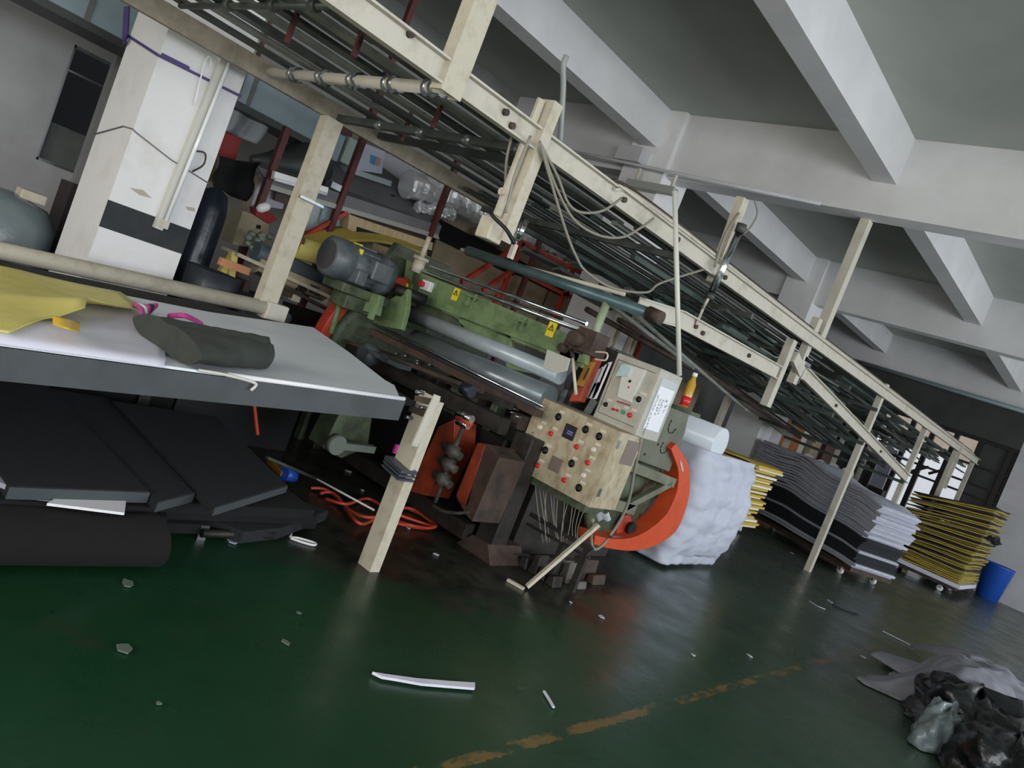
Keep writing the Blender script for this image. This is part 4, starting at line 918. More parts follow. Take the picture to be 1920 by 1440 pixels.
# fabric and foam rolls on a bench along the back
for i, (a, b, r, m, lab) in enumerate((((552, 462), (640, 490), .10, m_yellow, 'yellow film roll on the back bench left of the motor'), ((478, 470), (640, 542), .085, mat('blue_grey_roll', '4e5a61', .5), 'blue grey roll on the back bench under the yellow roll'), ((478, 492), (650, 565), .09, mat('cream_roll', 'b2a486', .7, col2='a39577', sc=4), 'cream roll lowest on the back bench'), ((540, 448), (560, 455), .09, m_peach, 'peach foam roll end beside the left beige post'))):
    tag(MB().tube(P(*a, x=-6.2), P(*b, x=-6.2), r, 20).build('foam_roll', m), lab, 'roll', 'rolls on the back bench')
bn = empty('back_bench', (-6.2, 4.3, 0), 'cluttered low steel bench behind the left beige post', 'bench')
MB().bar(P(430, 470, x=-6.15), P(690, 590, x=-6.15), .3, .03).build('bench_rail', m_beige2, bn)
MB().bar(P(480, 510, x=-6.15), P(690, 620, x=-6.15), .25, .03).build('bench_shelf', m_rust, bn)
MB().box((-6.3, 3.5, 0), (-6.1, 3.56, 1.2)).build('leg', m_rust, bn); MB().box((-6.3, 4.9, 0), (-6.1, 4.96, 1.2)).build('leg', m_rust, bn)
MB().box((-6.6, 3.3, 0), (-6.55, 5.2, 1.1)).build('back_panel', m_grime, bn)
rs = random.Random(21)
for k in range(8):
    q = P(512+k*16+rs.uniform(-3, 3), 545+rs.uniform(0, 36), x=-6.1); s = rs.uniform(.04, .09)
    tag(MB().box(q, q+V((-s, s*1.4, s))).build('bench_part', (m_steel, m_rust, m_beige2, m_grime)[k % 4], bevel=.006), 'small loose metal part on the cluttered back bench, '+('leftmost', 'second from left', 'third from left', 'fourth from left', 'fourth from right', 'third from right', 'second from right', 'rightmost')[k], 'metal part', 'metal parts on the back bench')
MB().lathe(P(533, 595, x=-6.0), (1, 0, 0), [(0, .05), (.04, .05)], 14).build('caster', m_steel, bn)
ysh = MB().grid(lambda u, v: P(560+240*u, 437-20*math.sin(2.6*u)+ (40*u*u) + v*(38-25*u), x=-6.35-.3*(1-v)), 24, 6, .01)
tag(ysh.build('yellow_foam_sheet', mat('dull_yellow_foam', 'b3a04a', .7)), 'wide yellow foam sheet draped behind the grey motor', 'foam sheet')
bs = empty('blue_glass_panel', P(620, 415, x=-6.6), 'pale blue panel with red strut below the canopy', 'panel')
quad(MB(), [(610, 378), (658, 396), (650, 432), (598, 420)], -6.7, .02).build('panel', m_glassb, bs)
quad(MB(), [(592, 372), (612, 376), (598, 424), (578, 440), (570, 430)], -6.75, .04).build('white_board', mat('pale_side_board', 'a8adb3', .6), bs)
MB().bar(P(650, 398, x=-6.6), P(570, 443, x=-6.6), .04, .04).build('red_strut', m_red, bs)
tag(quad(MB(), [(490, 328), (542, 346), (530, 392), (470, 384)], -6.9, .05).build('white_board', mat('greyish_white_board', 'b4b4be', .7)), 'white board under the canopy left of the beige post', 'board')  # one even greyish white
tag(quad(MB(), [(480, 330), (490, 333), (462, 395), (440, 440), (432, 440), (455, 380)], -6.85, .03).build('tan_board', mat('tan_edge_board', '8e7d62', .7)), 'narrow tan board edge beside the black drape', 'board')
om = empty('old_bench_machine', (-6.4, 3.4, 0), 'old beige bench machine with green gears behind the left post', 'machine')
quad(MB(), [(455, 395), (505, 412), (500, 470), (436, 458)], -6.45, .25).build('machine_body', mat('old_beige_enamel', '9c9277', .6, col2='857b62', sc=5), om)
quad(MB(), [(482, 421), (490, 423), (488, 430), (480, 428)], -6.445, .004).build('inlet', m_dark, om)
mb = MB(); rs = random.Random(8)
for k in range(12):
    q = P(458+rs.uniform(0, 45), 436+rs.uniform(0, 30), x=-6.3); mb.lathe(q, (1, 0, 0), [(0, .02), (.03, rs.uniform(.015, .04)), (.06, .015)], 10)
mb.build('green_gears', mat('grey_green_castings', '7c8a7c', .5, col2='4d5950', sc=8), om)
tag(quad(MB(), [(478, 390), (510, 400), (520, 412), (505, 420), (480, 404)], -6.4, .1).build('red_cover', mat('crimson_cloth', '8e1f28', .7)), 'crimson cloth lying on the old beige machine', 'cloth')
tag(MB().lathe(P(482, 393, x=-6.3), (.1, .6, .5), [(0, .02), (.03, .04), (.09, .04), (.12, .02)], 12).build('white_cup', m_white), 'small white cup on the crimson cloth', 'cup')
# bags and bins beside the banded column
tag(MB().lathe((-6.35, 3.12, 0), (0, 0, 1), [(0, .14), (.1, .15), (1.65, .14), (1.8, .10), (1.85, .02)], 20).build('wrapped_roll', m_dblue), 'tall navy plastic wrapped roll right of the banded column', 'roll')
yb = empty('yellow_foam_pieces', (-6.1, 3.4, 1.2), 'two upright yellow foam offcuts beside the navy roll', 'foam offcuts')
for dx, tilt in ((0, .12), (.1, -.1)):
    MB().bar((-6.12+dx*.3, 3.26+dx, 1.14), (-6.12+dx*.3, 3.26+dx+tilt*.6, 1.4), .07, .06).build('foam_offcut', m_yellow, yb, bevel=.01)
for i, (a, b, c_) in enumerate((((-5.95, 2.86), (-5.55, 3.2), 1.22), ((-5.95, 3.22), (-5.6, 3.62), 1.12))):
    bi = MB()
    def wall(u, v, a=a, b=b, c_=c_):
        an = 2*math.pi*u; cx, cy = (a[0]+b[0])/2, (a[1]+b[1])/2; k = .82+.18*v
        f = (abs(math.cos(an))**4+abs(math.sin(an))**4)**-.25
        return (cx+math.cos(an)*f*(b[0]-a[0])/2*k, cy+math.sin(an)*f*(b[1]-a[1])/2*k, .45+(c_-.45)*v)
    bi.grid(wall, 28, 5, .012)
    tag(bi.build('plastic_bin', mat('dark_slate_bin', '272c33', .45)), ('dark slate plastic bin standing right against the banded column', 'dark slate plastic bin left of the left beige post')[i], 'bin', 'dark plastic bins')
tag(MB().box((-5.98, 2.85, 0), (-5.3, 3.9, .45)).build('bin_stand', m_black), 'low dark stand under the plastic bins', 'stand')
tag(MB().bar(P(412, 489, x=-5.8), P(466, 509, x=-5.8), .05, .06).build('wooden_batten', m_peach), 'peach coloured batten lying across the dark bins', 'batten')
# far left: clear wrapped bundle, dark cabinet, yellow item
tag(MB().lathe((-6.78, 1.82, .62), (0, 0, 1), [(0, .35), (.1, .4), (.42, .38), (.56, .30), (.62, .05)], 24).build('wrapped_bundle', m_clear), 'bundle wrapped in cloudy clear plastic left of the banded column', 'bundle')
tag(MB().box((-7.25, 1.3, 0), (-6.45, 2.12, .62)).build('pallet_box', m_foamd), 'dark box under the plastic wrapped bundle', 'box')
tag(MB().box(V((-7.3, P(118, 400, x=-7.3).y, 0)), P(140, 345, x=-7.3)+V((-.3, .12, 0))).build('dark_carton', mat('dark_brown_board', '2c2524', .7)), 'dark brown panel at left edge of the banded column', 'panel')
tag(MB().box((-6.85, 1.9, 1.215), (-6.7, 2.08, 1.29)).build('tool_box', m_beige2, bevel=.01), 'small beige tool standing on the wrapped bundle', 'tool')
tag(MB().lathe((-6.9, 1.1, 1.0), (0, 0, 1), [(0, .2), (.25, .23), (.45, .1)], 18).build('yellow_sack', mat('dull_yellow_plastic', 'bfae34', .4)), 'yellow sack at the left picture edge', 'sack')

# ------------------------------------------------------------------ things on the banded column
XC = -5.8
fl = empty('column_lamp', (XC, 2.52, 1.4), 'unlit fluorescent tube lamp hung vertically on the banded column', 'lamp')
MB().bar((XC+.025, 2.515, 1.38), (XC+.025, 2.56, 2.78), .06, .05, up=(1, 0, 0)).build('lamp_housing', mat('pale_lamp_housing', 'c4c4bc', .4), fl)
MB().tube((XC+.075, 2.535, 1.46), (XC+.075, 2.585, 2.72), .014, 12).build('lamp_tube', mat('frosted_tube', 'e8ecec', .15), fl)
for z, y in ((1.40, 2.53), (2.72, 2.59)): MB().box((XC+.045, y-.02, z), (XC+.10, y+.025, z+.06)).build('end_cap', m_beige, fl)
MB().path([(XC+.05, 2.56, 2.0), (XC+.06, 2.64, 2.02), (XC+.06, 2.66, 1.94), (XC+.06, 2.6, 1.86)], .007, 6).build('lamp_wire', m_rust, fl)
MB().path([(XC+.03, 2.47, 2.3), (XC+.03, 2.44, 2.6), (XC+.04, 2.46, 2.66), (XC+.03, 2.49, 2.6)], .006, 6).build('lamp_wire', m_white, fl)
pt = MB()
for a, b in (((XC+.006, 2.13, 2.50), (XC+.008, 2.78, 2.52)), ((XC+.006, 2.142, 2.50), (-6.43, 2.142, 2.62))): pt.bar(a, b, .006, .02)
pt.bar((XC+.01, 2.16, 2.51), (XC+.01, 2.36, 2.515), .008, .035)
o = pt.build('purple_tape', m_purple); tag(o, 'purple tape tied round the upper part of the banded column', 'tape')
MB().bar((-6.44, 2.13, 2.60), (-6.52, 2.1, 2.82), .012, .05).bar((-6.42, 2.13, 2.62), (-6.38, 2.11, 2.56), .012, .06).build('tape_end', m_purple, o)
tag(MB().path([(-6.43, 2.143, 1.86), (-5.97, 2.143, 1.97), (-5.79, 2.143, 1.97), (-5.79, 2.16, 1.96), (-5.79, 2.45, 1.88), (-5.79, 2.77, 1.83)], .005, 6, 1).build('string', mat('grey_string', '77757a', .8)), 'thin grey string tied round the middle of the banded column', 'string')
# ceiling lamp and conduits by the second column
cl = MB().box((-6.12, 7.98, 3.90), (-5.40, 8.1, 3.99)).build('ceiling_batten', mat('grey_batten', '9c9f98', .5)); tag(cl, 'grey tube lamp hung under the girder beside the second column', 'lamp')
for x in (-6.05, -5.5): MB().box((x, 8.03, 3.99), (x+.03, 8.08, 4.16)).build('lamp_hanger', m_beige, cl)
tag(MB().box((-6.45, 7.98, 4.22), (-6.05, 8.22, 4.42)).build('junction_box', m_wall, bevel=.01), 'white junction box on the head of the second column', 'box')
hp = MB().path([P(1050, 268, x=-3.3), P(1056, 170, x=-3.3), P(1056, 125, x=-3.3), P(1062, 105, x=-3.3)], .018, 10); tag(hp.build('bent_pipe', mat('grey_conduit', '8f9492', .4)), 'bent grey pipe sticking up above the rack rail right of the hanger', 'pipe')
tag(MB().tube((-8.8, 8.0, 4.28), (-3.6, 8.02, 4.1), .02, 8).build('wall_conduit', m_wall), 'thin conduit running across the girder face by the column head', 'conduit')
tag(MB().tube((-2.4, 20.1, 4.1), (-6.4, 20.1, 4.1), .05, 10).build('blue_pipe', mat('blue_grey_pipe', '7d8d92', .4)), 'blue grey pipe running under the farthest girder', 'pipe')
# side wall pieces behind the carts: white partition and orange board
struct('wall_partition', MB().box((-6.4, 14.85, 0), (-5.8, 15.4, 4.16)), m_wall)
od_ = tag(MB().box((-5.9, 15.42, 0), (-5.8, 16.5, 2.1)).build('orange_door', m_wood), 'orange plywood door leaf behind the grey foam trolley', 'door')
MB().tube((-5.78, 15.75, 1.75), (-5.76, 15.75, 1.75), .03, 10).build('door_lock', m_ink, od_)
for i, (y, w, m, lab) in enumerate(((16.6, .35, m_beige, 'pale board right of the orange door leaf'), (17.4, .5, m_ply, 'tan leaning board behind the rack far end'), (18.3, .7, m_maroon, 'maroon panel behind the rack far end'))):
    tag(MB().box((-5.95, y, 0), (-5.85, y+w, 2.0)).build('leaning_board', m), lab, 'board')

tag(MB().box((-5.72, -.9, 0), (-5.3, 2.84, .86)).build('black_shade_block', m_foamd, bevel=.02), 'tall black block filling in the shade behind the board pile under the table', 'shade block')  # added block, its black stands for the shade under the table
ORD = ('topmost', 'second', 'third', 'fourth', 'fifth', 'sixth', 'seventh', 'eighth', 'ninth', 'tenth', 'eleventh', 'twelfth', 'thirteenth', 'fourteenth', 'fifteenth', 'sixteenth', 'seventeenth', 'eighteenth', 'nineteenth')
TENS = ('', '', 'twenty', 'thirty')
def ordn(i):
    """place counted from the top, 0 = topmost"""
    if i < 19: return ORD[i]+('' if i == 0 else ' from top')
    n_ = i+1
    return (TENS[n_//10]+'-'+('', 'first')[1]+ORD[0][:0] if n_ % 10 == 1 else ({20: 'twentieth', 30: 'thirtieth'}[n_] if n_ % 10 == 0 else TENS[n_//10]+'-'+ORD[n_ % 10-1]))+' from top'
# ------------------------------------------------------------------ white covered roll and hanging web at the machine outlet
wr = empty('outlet_roll', (-4.2, 7.2, 0), 'white wrapped roll with long white foam web hanging from it behind the machine', 'foam web')
MB().tube((-5.2, 7.25, 1.33), (-3.27, 7.25, 1.33), .165, 28).build('wrapped_roll', mat('glossy_white_wrap', 'd9e0e6', .25, bump=.2, bsc=5), wr)
MB().tube((-5.2, 7.02, 1.10), (-3.26, 7.02, 1.14), .03, 12).build('yellow_bar', mat('olive_yellow_bar', 'b3a24a', .3, .3), wr)
MB().tube((-5.2, 7.04, 1.17), (-3.28, 7.04, 1.20), .012, 8).build('cream_bar', m_paper, wr)
for x in (-5.2, -3.7): MB().box((x-.02, 7.2, 0), (x+.02, 7.32, 1.33)).build('roll_stand', m_dgreen, wr)
def web(u, v):
    """closed section of the draped pile: u runs round the aisle-side face (front, corner, side), v from top to floor"""
    s_ = u*3.0                                   # 0..1.8 front face, 1.8..3.0 side face
    if s_ < 1.75: x, y = -5.1+s_, 6.98
    elif s_ < 2.05: a = (s_-1.75)/.3*math.pi/2; x, y = -3.35+.12*math.sin(a), 7.10-.12*math.cos(a)
    else: x, y = -3.23, 7.10+(s_-2.05)*1.15
    sd = max(0, min(1, (s_-1.6)/.5))
    wr_ = .022*math.sin(30*v+4*u)*math.exp(-v*3)+.032*fbm((x*3, y*3, v*4), 2.0)
    bulge = .10*math.sin(math.pi*v)
    x += sd*(bulge+wr_-.16*max(0, v-.7)*sd); y -= (1-sd)*(bulge+wr_)-.10*max(0, v-.8)
    return (x, y, 1.24-1.20*v+.05*math.sin(9*u)*(v > .9)*(1-v)*5)
MB().grid(web, 90, 60, .012).build('foam_web', mat('crinkled_white_foam', 'c3c8d6', .7, col2='b6bccb', sc=4, bump=.5, bsc=9), wr)
tag(MB().grid(lambda u, v: P(1335+60*u-5*v, 958+15*u+ 22*v, z=.25-.2*v)+V((0, 0, .01*math.sin(5*u))), 10, 6, .006).build('foam_offcut', m_paper), 'white foam offcut hanging below the folded yellow foam pile', 'offcut')

# folded cream/yellow foam pile (zigzag leaves) beside the web
mats_y = [mat('cream_foam_leaf', 'd9cf9c', .7), mat('yellow_foam_leaf', 'c2a544', .7), mat('pale_foam_leaf', 'e6e2cc', .7)]
rs = random.Random(6)
tag(MB().box((-4.35, 8.35, .0), (-3.75, 8.95, .54)).build('pile_base', m_kfoam, bevel=.02), 'dark block under the folded yellow foam pile', 'block')
for k in range(22):
    z = .54+k*.034; dx = rs.uniform(-.05, .06)+(.04 if k > 15 else 0)
    def leaf(u, v, z=z, dx=dx, k=k):
        return (-4.25+(.93+dx)*u+.03*math.sin(k), 8.30+.75*v, z+.01*math.sin(7*u+k)-.01*(u > .9))
    m_ = mats_y[(0, 1, 2, 1)[k % 4]]
    tag(MB().grid(leaf, 10, 3, .024, smooth=False).build('foam_leaf', m_), ('yellow', 'cream')[k % 2 == 0]+' foam leaf, '+ordn(21-k)+' of the small pile behind the white web', 'foam sheet', 'leaves of the small yellow foam pile')

# ------------------------------------------------------------------ trolley with grey and black foam sheets
def trolley(loc, rot, L, Wd, label, name='foam_trolley'):
    t = empty(name, loc, label, 'trolley'); t.rotation_euler = (0, 0, rot)
    mbx = MB().box((0, 0, .13), (L, Wd, .19)); o = mbx.build('deck', m_rust, None, origin=(0, 0, 0)); o.parent = t; o.location = (0, 0, 0)
    for x in (.25, L-.25):
        for y in (.08, Wd-.08):
            w = MB().lathe((x, y-.02, .06), (0, 1, 0), [(0, .03), (.002, .06), (.038, .06), (.04, .03)], 18).build('caster_wheel', m_white, None, origin=(0, 0, 0)); w.parent = t; w.location = (0, 0, 0)
            f = MB().box((x-.02, y-.03, .06), (x+.02, y-.022, .14)).box((x-.02, y+.022, .06), (x+.02, y+.03, .14)).build('caster_fork', m_steel, None, origin=(0, 0, 0)); f.parent = t; f.location = (0, 0, 0)
    return t
t1 = trolley((-2.98, 12.5, 0), 0, 3.0, .85, 'low trolley carrying the wavy stack of grey and black foam sheets')
U1, V1 = V((math.cos(R(150)), math.sin(R(150)), 0)), V((math.sin(R(150)), -math.cos(R(150)), 0))   # along and across the trolley
for ch in t1.children:   # bake the trolley's own direction
    for v in ch.data.vertices: c_ = v.co.copy(); v.co = U1*c_.x+V1*c_.y+V((0, 0, c_.z))
def sheet_local(L, Wd, th, wave, seed, nu=28, nv=3):
    mb = MB(); r_ = random.Random(seed); ph = r_.uniform(0, .6)
    def fn(u, v):
        x = L*u; y = Wd*v; z = wave(u, v)+.012*math.sin(5*u+ph)
        p = U1*x+V1*y; return (p.x, p.y, z)
    return mb.grid(fn, nu, nv, th, smooth=True)
def wave1(u, v): return .10*math.exp(-((u-.62)/.16)**2)-.0+.26*u*u*.6-.10*max(0, .12-u)*6
protos = {}
cols = ['g']*2+['k']*4+['g']+['k']*5+['g']*14
rs = random.Random(12); z = .17
for k, c_ in enumerate(cols):
    f = k/len(cols)
    wv = lambda u, v, f=f: wave1(u, v)*(.25+1.0*f)
    m_ = {'g': (m_gfoam if k % 2 else m_gfoam2), 'k': m_kfoam}[c_]
    L = 3.05+rs.uniform(-.06, .1)
    mb = sheet_local(L, .83, .034, wv, k)
    off = rs.uniform(-.07, .05)-(.06 if k > 14 else 0)*f
    o0 = V((-2.98, 12.5, z+.04))+U1*off
    o = mb.build('foam_sheet', m_, None, origin=(0, 0, 0)); o.location = o0
    nm = 'black' if c_ == 'k' else 'grey'
    tag(o, nm+' foam sheet, '+ordn(len(cols)-1-k)+' of the wavy stack on the near trolley', 'foam sheet', nm+' foam sheets on the near trolley')
    z += .042
# trolley with yellow foam sheets
t2 = trolley((-3.68, 16.85, 0), 0, 1.45, 1.3, 'low trolley carrying the tall stack of yellow foam sheets')
tag(MB().box((-3.72, 16.8, .19), (-2.16, 18.7, .27)).build('white_foam_pad', m_liner, bevel=.01), 'white foam pad under the yellow foam stack', 'pad')
z = .28
base_y = {}
for k in range(38):
    c_ = ('y', 'y', 'k', 'y', 'o', 'y', 'k')[k % 7] if k > 3 else 'y'
    key = (c_, k % 4)
    dx = .0032*k+rs.uniform(-.03, .03); dy = rs.uniform(-.03, .03)
    if key not in base_y:
        r2 = random.Random(k); a_ = r2.uniform(0, 6)
        g_ = MB().grid(lambda u, v: (1.42*u, 1.9*v, .012*math.sin(4*u+a_)+.01*math.sin(5*v+a_)), 10, 6, .026)
        o = g_.build('foam_sheet', {'y': m_ysheet, 'k': m_kfoam, 'o': m_ysheet2}[c_], None, origin=(0, 0, 0)); base_y[key] = o
    else:
        o = base_y[key].copy(); COL.objects.link(o)
    o.location = (-3.64+dx, 16.86+dy, z+.03); o.rotation_euler = (0, -.0052*k, rs.uniform(-.02, .02))
    nm = {'y': 'yellow', 'k': 'black', 'o': 'olive'}[c_]
    tag(o, nm+' foam sheet, '+ordn(37-k)+' of the tall stack on the far trolley', 'foam sheet', nm+' foam sheets in the tall stack')
    z += .0345
tag(MB().grid(lambda u, v: (-2.25+.25*u, 17.1+1.2*v, 1.28+.06*math.sin(5*v)+.03*math.sin(8*u)), 8, 10, .03).build('dark_offcut', m_kfoam), 'crumpled dark offcut on right of the tall yellow stack', 'offcut')
# blue bin and wall side bits
tag(MB().lathe((-2.05, 19.9, 0), (0, 0, 1), [(0, .20), (.02, .22), (.75, .30), (.78, .31), (.78, .28), (.1, .2)], 28, caps=False).lathe((-2.05, 19.9, .005), (0, 0, 1), [(0, .2), (.01, .2)], 28).build('blue_bin', m_blue), 'blue plastic bin standing by the white end wall', 'bin')
tag(MB().box((-2.6, 19.2, 0), (-2.3, 19.6, 1.0)).build('purple_carton', mat('dark_purple_carton', '3c3142', .7), bevel=.01), 'dark purple carton between yellow stack and blue bin', 'carton')
# clutter in the dark behind the trolleys
rs = random.Random(30)
for k in range(9):
    x = rs.uniform(-5.6, -4.3); y = 16.2+k*.35; h = rs.uniform(.8, 1.4)
    tag(MB().box((x, y, 0), (x+rs.uniform(.3, .6), y+.3, h)).build('storage_crate', rs.choice((m_rust, m_maroon, m_grime, m_foamd)), bevel=.01), 'dark crate in the gloom under the rack far end, '+ORD[k].replace('topmost', 'first')+' from the near end', 'crate', 'dark crates under the far rack')
for k, (px, py) in enumerate(((1518, 862), (1540, 873), (1564, 880), (1590, 888))):
    q = P(px, py, y=15.6); tag(MB().lathe(q, (.2, -1, 0), [(0, .11), (.3, .11)], 16).build('white_roll', mat('white_roll_end', 'b9b3ac', .6)), 'pale roll end in the dark behind the grey foam stack, '+('leftmost', 'second from left', 'third from left', 'rightmost')[k], 'roll', 'pale roll ends behind the grey stack')

# ------------------------------------------------------------------ black foam boards under the table
fb = [  # outline on the floor plane height z (photo derived, world axis aligned boards)
 (('foam_board'), [(-3.28, 1.22), (-3.35, 1.83), (-5.0, 1.86), (-4.9, 1.22)], .30, .055, 'leftmost charcoal foam board on the pile under the table'),
 (('foam_board'), [(-3.27, 1.84), (-3.43, 2.10), (-4.95, 2.22), (-4.95, 1.87)], .285, .05, 'narrow charcoal foam board in the middle of the pile under the table'),
 (('foam_board'), [(-3.22, 2.10), (-3.64, 2.78), (-4.9, 2.95), (-4.85, 2.2)], .30, .045, 'right charcoal foam board on the pile under the table'),
]
for nm, pl, z, th, lab in fb:
    b = MB().prism([(x, y, z-th) for x, y in pl], (0, 0, th)).build(nm, m_foam, bevel=.004)
    tag(b, lab, 'foam board', 'charcoal foam boards under the table')
    (x0, y0), (x1, y1) = pl[0], pl[1]
    MB().prism([(x0+.006, y0, z-th), (x1+.006, y1, z-th), (x1+.006, y1, z-.004), (x0+.006, y0, z-.004)], (-.008, 0, 0)).build('cut_edge', m_foamedge, b)
rs = random.Random(9)
LB = ('directly under the leftmost board', 'directly under the right board', 'second layer down at the left', 'second layer down at the right', 'bottom layer at the left', 'bottom layer at the right')
for k, (xa, xb, ya, yb, z) in enumerate(((-4.9, -3.3, 1.0, 1.9, .17), (-4.8, -3.42, 1.9, 2.9, .17), (-4.9, -3.36, 1.05, 2.0, .10), (-4.7, -3.5, 2.0, 3.0, .10), (-4.7, -3.45, 1.1, 2.3, .03), (-4.6, -3.6, 2.32, 3.1, .03))):
    tag(MB().prism([(xa, ya, z), (xb, ya+.03, z), (xb-.05, yb, z), (xa, yb, z)], (0, 0, .055)).build('foam_board', m_foamd, bevel=.004), 'black foam board under the table, '+LB[k], 'foam board', 'lower black foam boards under the table')
tag(MB().prism([(-3.82, 3.3, .02), (-3.5, 2.74, .02), (-3.42, 2.45, .02), (-3.75, 2.2, .02), (-4.2, 2.9, .02)], (0, 0, .07)).build('foam_board', m_foam, bevel=.004), 'grey edged foam board lying on the floor right of the pile', 'foam board')
tag(MB().prism([P(87, 948, z=.24), P(232, 966, z=.24), P(236, 934, z=.24), P(125, 926, z=.24)], (0, 0, .012)).build('white_card', m_paper), 'folded white card sticking out under the leftmost foam board', 'card')
tag(MB().prism([P(30, 925, z=.235), P(135, 938, z=.235), P(130, 945, z=.235), P(20, 932, z=.235)], (0, 0, .012)).build('grey_card', m_gfoam), 'thin pale strip beside the white card', 'card')
tag(MB().prism([P(240, 931, z=.235), P(290, 932, z=.235), P(288, 937, z=.235), P(240, 938, z=.235)], (0, 0, .008)).build('white_slip', m_paper), 'small white slip right of the folded white card', 'card')
tag(MB().prism([P(412, 952, z=.20), P(543, 938, z=.20), P(535, 915, z=.20), P(500, 925, z=.20)], (0, 0, .018)).build('pale_offcut', mat('warm_white_foam', 'bdb7ae', .8)), 'pale wedge of foam under the right charcoal board', 'offcut')
tag(MB().prism([P(-20, 905, z=.27), P(25, 925, z=.27), P(10, 850, z=.27), P(-20, 820, z=.27)], (0, 0, .02)).build('grey_offcut', m_gfoam2), 'grey offcut at the left picture edge beside the boards', 'offcut')
# black roll lying flat in front
def froll(u, v):
    an = 2*math.pi*v; y = .3+1.57*u; c_ = V((-3.24, y, .11))
    return c_+V((.17*math.cos(an), -.03*math.cos(an)*0, .108*math.sin(an)+.012*fbm((y*2, math.cos(an), math.sin(an)), 1.2)*(math.sin(an) > -.3)))
mb = MB().grid(froll, 40, 28)
mb.add([froll(0, j/28) for j in range(28)], [tuple(range(28))])
o = mb.build('black_foam_roll', mat('brown_black_foam', '110d0d', .97, col2='0b0909', sc=6, bump=.4, bsc=60)); tag(o, 'black foam roll lying on the floor in front of the board pile', 'foam roll')
def inner(u, v):
    an = 2*math.pi*v; return V((-3.24+.13*(1-.5*u)*math.cos(an), 1.872-.12*u, .105+.07*(1-.5*u)*math.sin(an)))
MB().grid(inner, 4, 24).build('roll_hollow', m_dark, o)
mb = MB(); n_ = 28
ring = [froll(1, j/n_) for j in range(n_)]+[V((-3.24+.13*math.cos(2*math.pi*j/n_), 1.872, .105+.07*math.sin(2*math.pi*j/n_))) for j in range(n_)]
mb.add(ring, [(j, (j+1) % n_, (j+1) % n_+n_, j+n_) for j in range(n_)]).build('roll_end', m_foamd, o)

# dark rod and lever lying by the pile
rd = empty('steel_rod', P(380, 1003, z=.0), 'dark steel rod with bracket lying on the floor below the boards', 'rod')
MB().tube(P(378, 1000, z=.05), P(512, 1003, z=.05), .022, 10).build('rod_bar', m_grime, rd)
MB().box(P(366, 1010, z=0), P(374, 990, z=.05)+V((.04, .03, .03))).build('rod_end', m_steel, rd)
MB().box(P(440, 1004, z=0), P(500, 1002, z=0)+V((.05, 0, .04))).build('rod_clamp', m_black, rd)
MB().path([P(505, 1000, z=.04), P(515, 988, z=.08), P(524, 986, z=.08)], .008, 6).build('rod_hook', m_steel, rd)
tag(MB().tube(P(428, 988, z=.03), P(446, 945, z=.2), .006, 6).build('thin_rod', m_steel), 'thin metal rod standing against the foam boards', 'rod')
tag(MB().path([P(528, 990, z=.02), P(545, 1000, z=.01), P(545, 1007, z=.01), P(560, 1009, z=.01), P(590, 1018, z=.01), P(588, 1022, z=.01), P(565, 1016, z=.01), P(545, 1009, z=.01)], .008, 6).build('white_rope', m_white), 'looped white rope end on the dark floor', 'rope')
# brush with orange bristle head and blue ferrule, pale pole
br = empty('broom', P(520, 880, z=.05), 'broom with orange and blue head and pale pole on the floor', 'broom')
MB().prism([P(499, 868, z=.12), P(520, 875, z=.12), P(537, 885, z=.12), P(525, 893, z=.12)], (0, 0, .03)).build('broom_head', mat('orange_bristle', 'd08a24', .6), br)
MB().tube(P(532, 888, z=.14), P(550, 893, z=.12), .045, 12).build('blue_ferrule', m_blue, br)
lp_ = tag(MB().tube(P(592, 897, z=.1), P(702, 957, z=.03), .008, 8).build('long_pole', m_pole), 'long thin pole with dark grip lying slanted towards the front beige post', 'pole')
MB().tube(P(500, 858, z=.26), P(592, 897, z=.1), .013, 8).build('dark_grip', m_slat, lp_)
# red hose coil
hs = MB()
for pts in ([(582, 915), (610, 918), (640, 940), (665, 975), (690, 980), (740, 950), (780, 960), (818, 985), (790, 990), (740, 980)],
            [(610, 935), (650, 945), (690, 935), (735, 960), (790, 980), (815, 988)],
            [(600, 925), (625, 925), (660, 960), (700, 970), (745, 955), (775, 955), (812, 982)],
            [(740, 975), (770, 985), (800, 990)]):
    hs.path([P(a, b, z=.02+.02*(i % 2)) for i, (a, b) in enumerate(pts)], .012, 8)
tag(hs.build('red_hose', m_hose), 'coiled red hose on the floor behind the front beige post', 'hose')
tag(MB().path([P(476, 755, x=-4.2), P(480, 790, x=-4.2), P(483, 815, x=-4.2)], .012, 6).build('red_rope', m_hose), 'short red rope hanging in the dark under the table', 'rope')
# tangle of machine parts below the table
ug = empty('under_table_gear', (-4.4, 3.8, 0), 'green gearbox casting in the dark under the table end', 'gearbox')
MB().prism([P(640, 770, x=-4.3), P(700, 770, x=-4.3), P(690, 840, x=-4.3), P(640, 860, x=-4.3), P(605, 840, x=-4.3)], (-.2, 0, 0)).build('casting', m_dgreen, ug, bevel=.01)
MB().lathe(P(625, 830, x=-4.15), (1, 0, 0), [(0, .07), (.06, .07)], 16).bar(P(640, 835, x=-4.15), P(700, 842, x=-4.15), .05, .05).build('flange', mat('pale_green_grey_iron', '6a7268', .5), ug)
tag(MB().box(P(738, 850, x=-3.9), P(750, 835, x=-3.9)+V((-.02, .02, 0))).build('pink_tag', m_pink), 'small pink tag under the table end', 'tag')

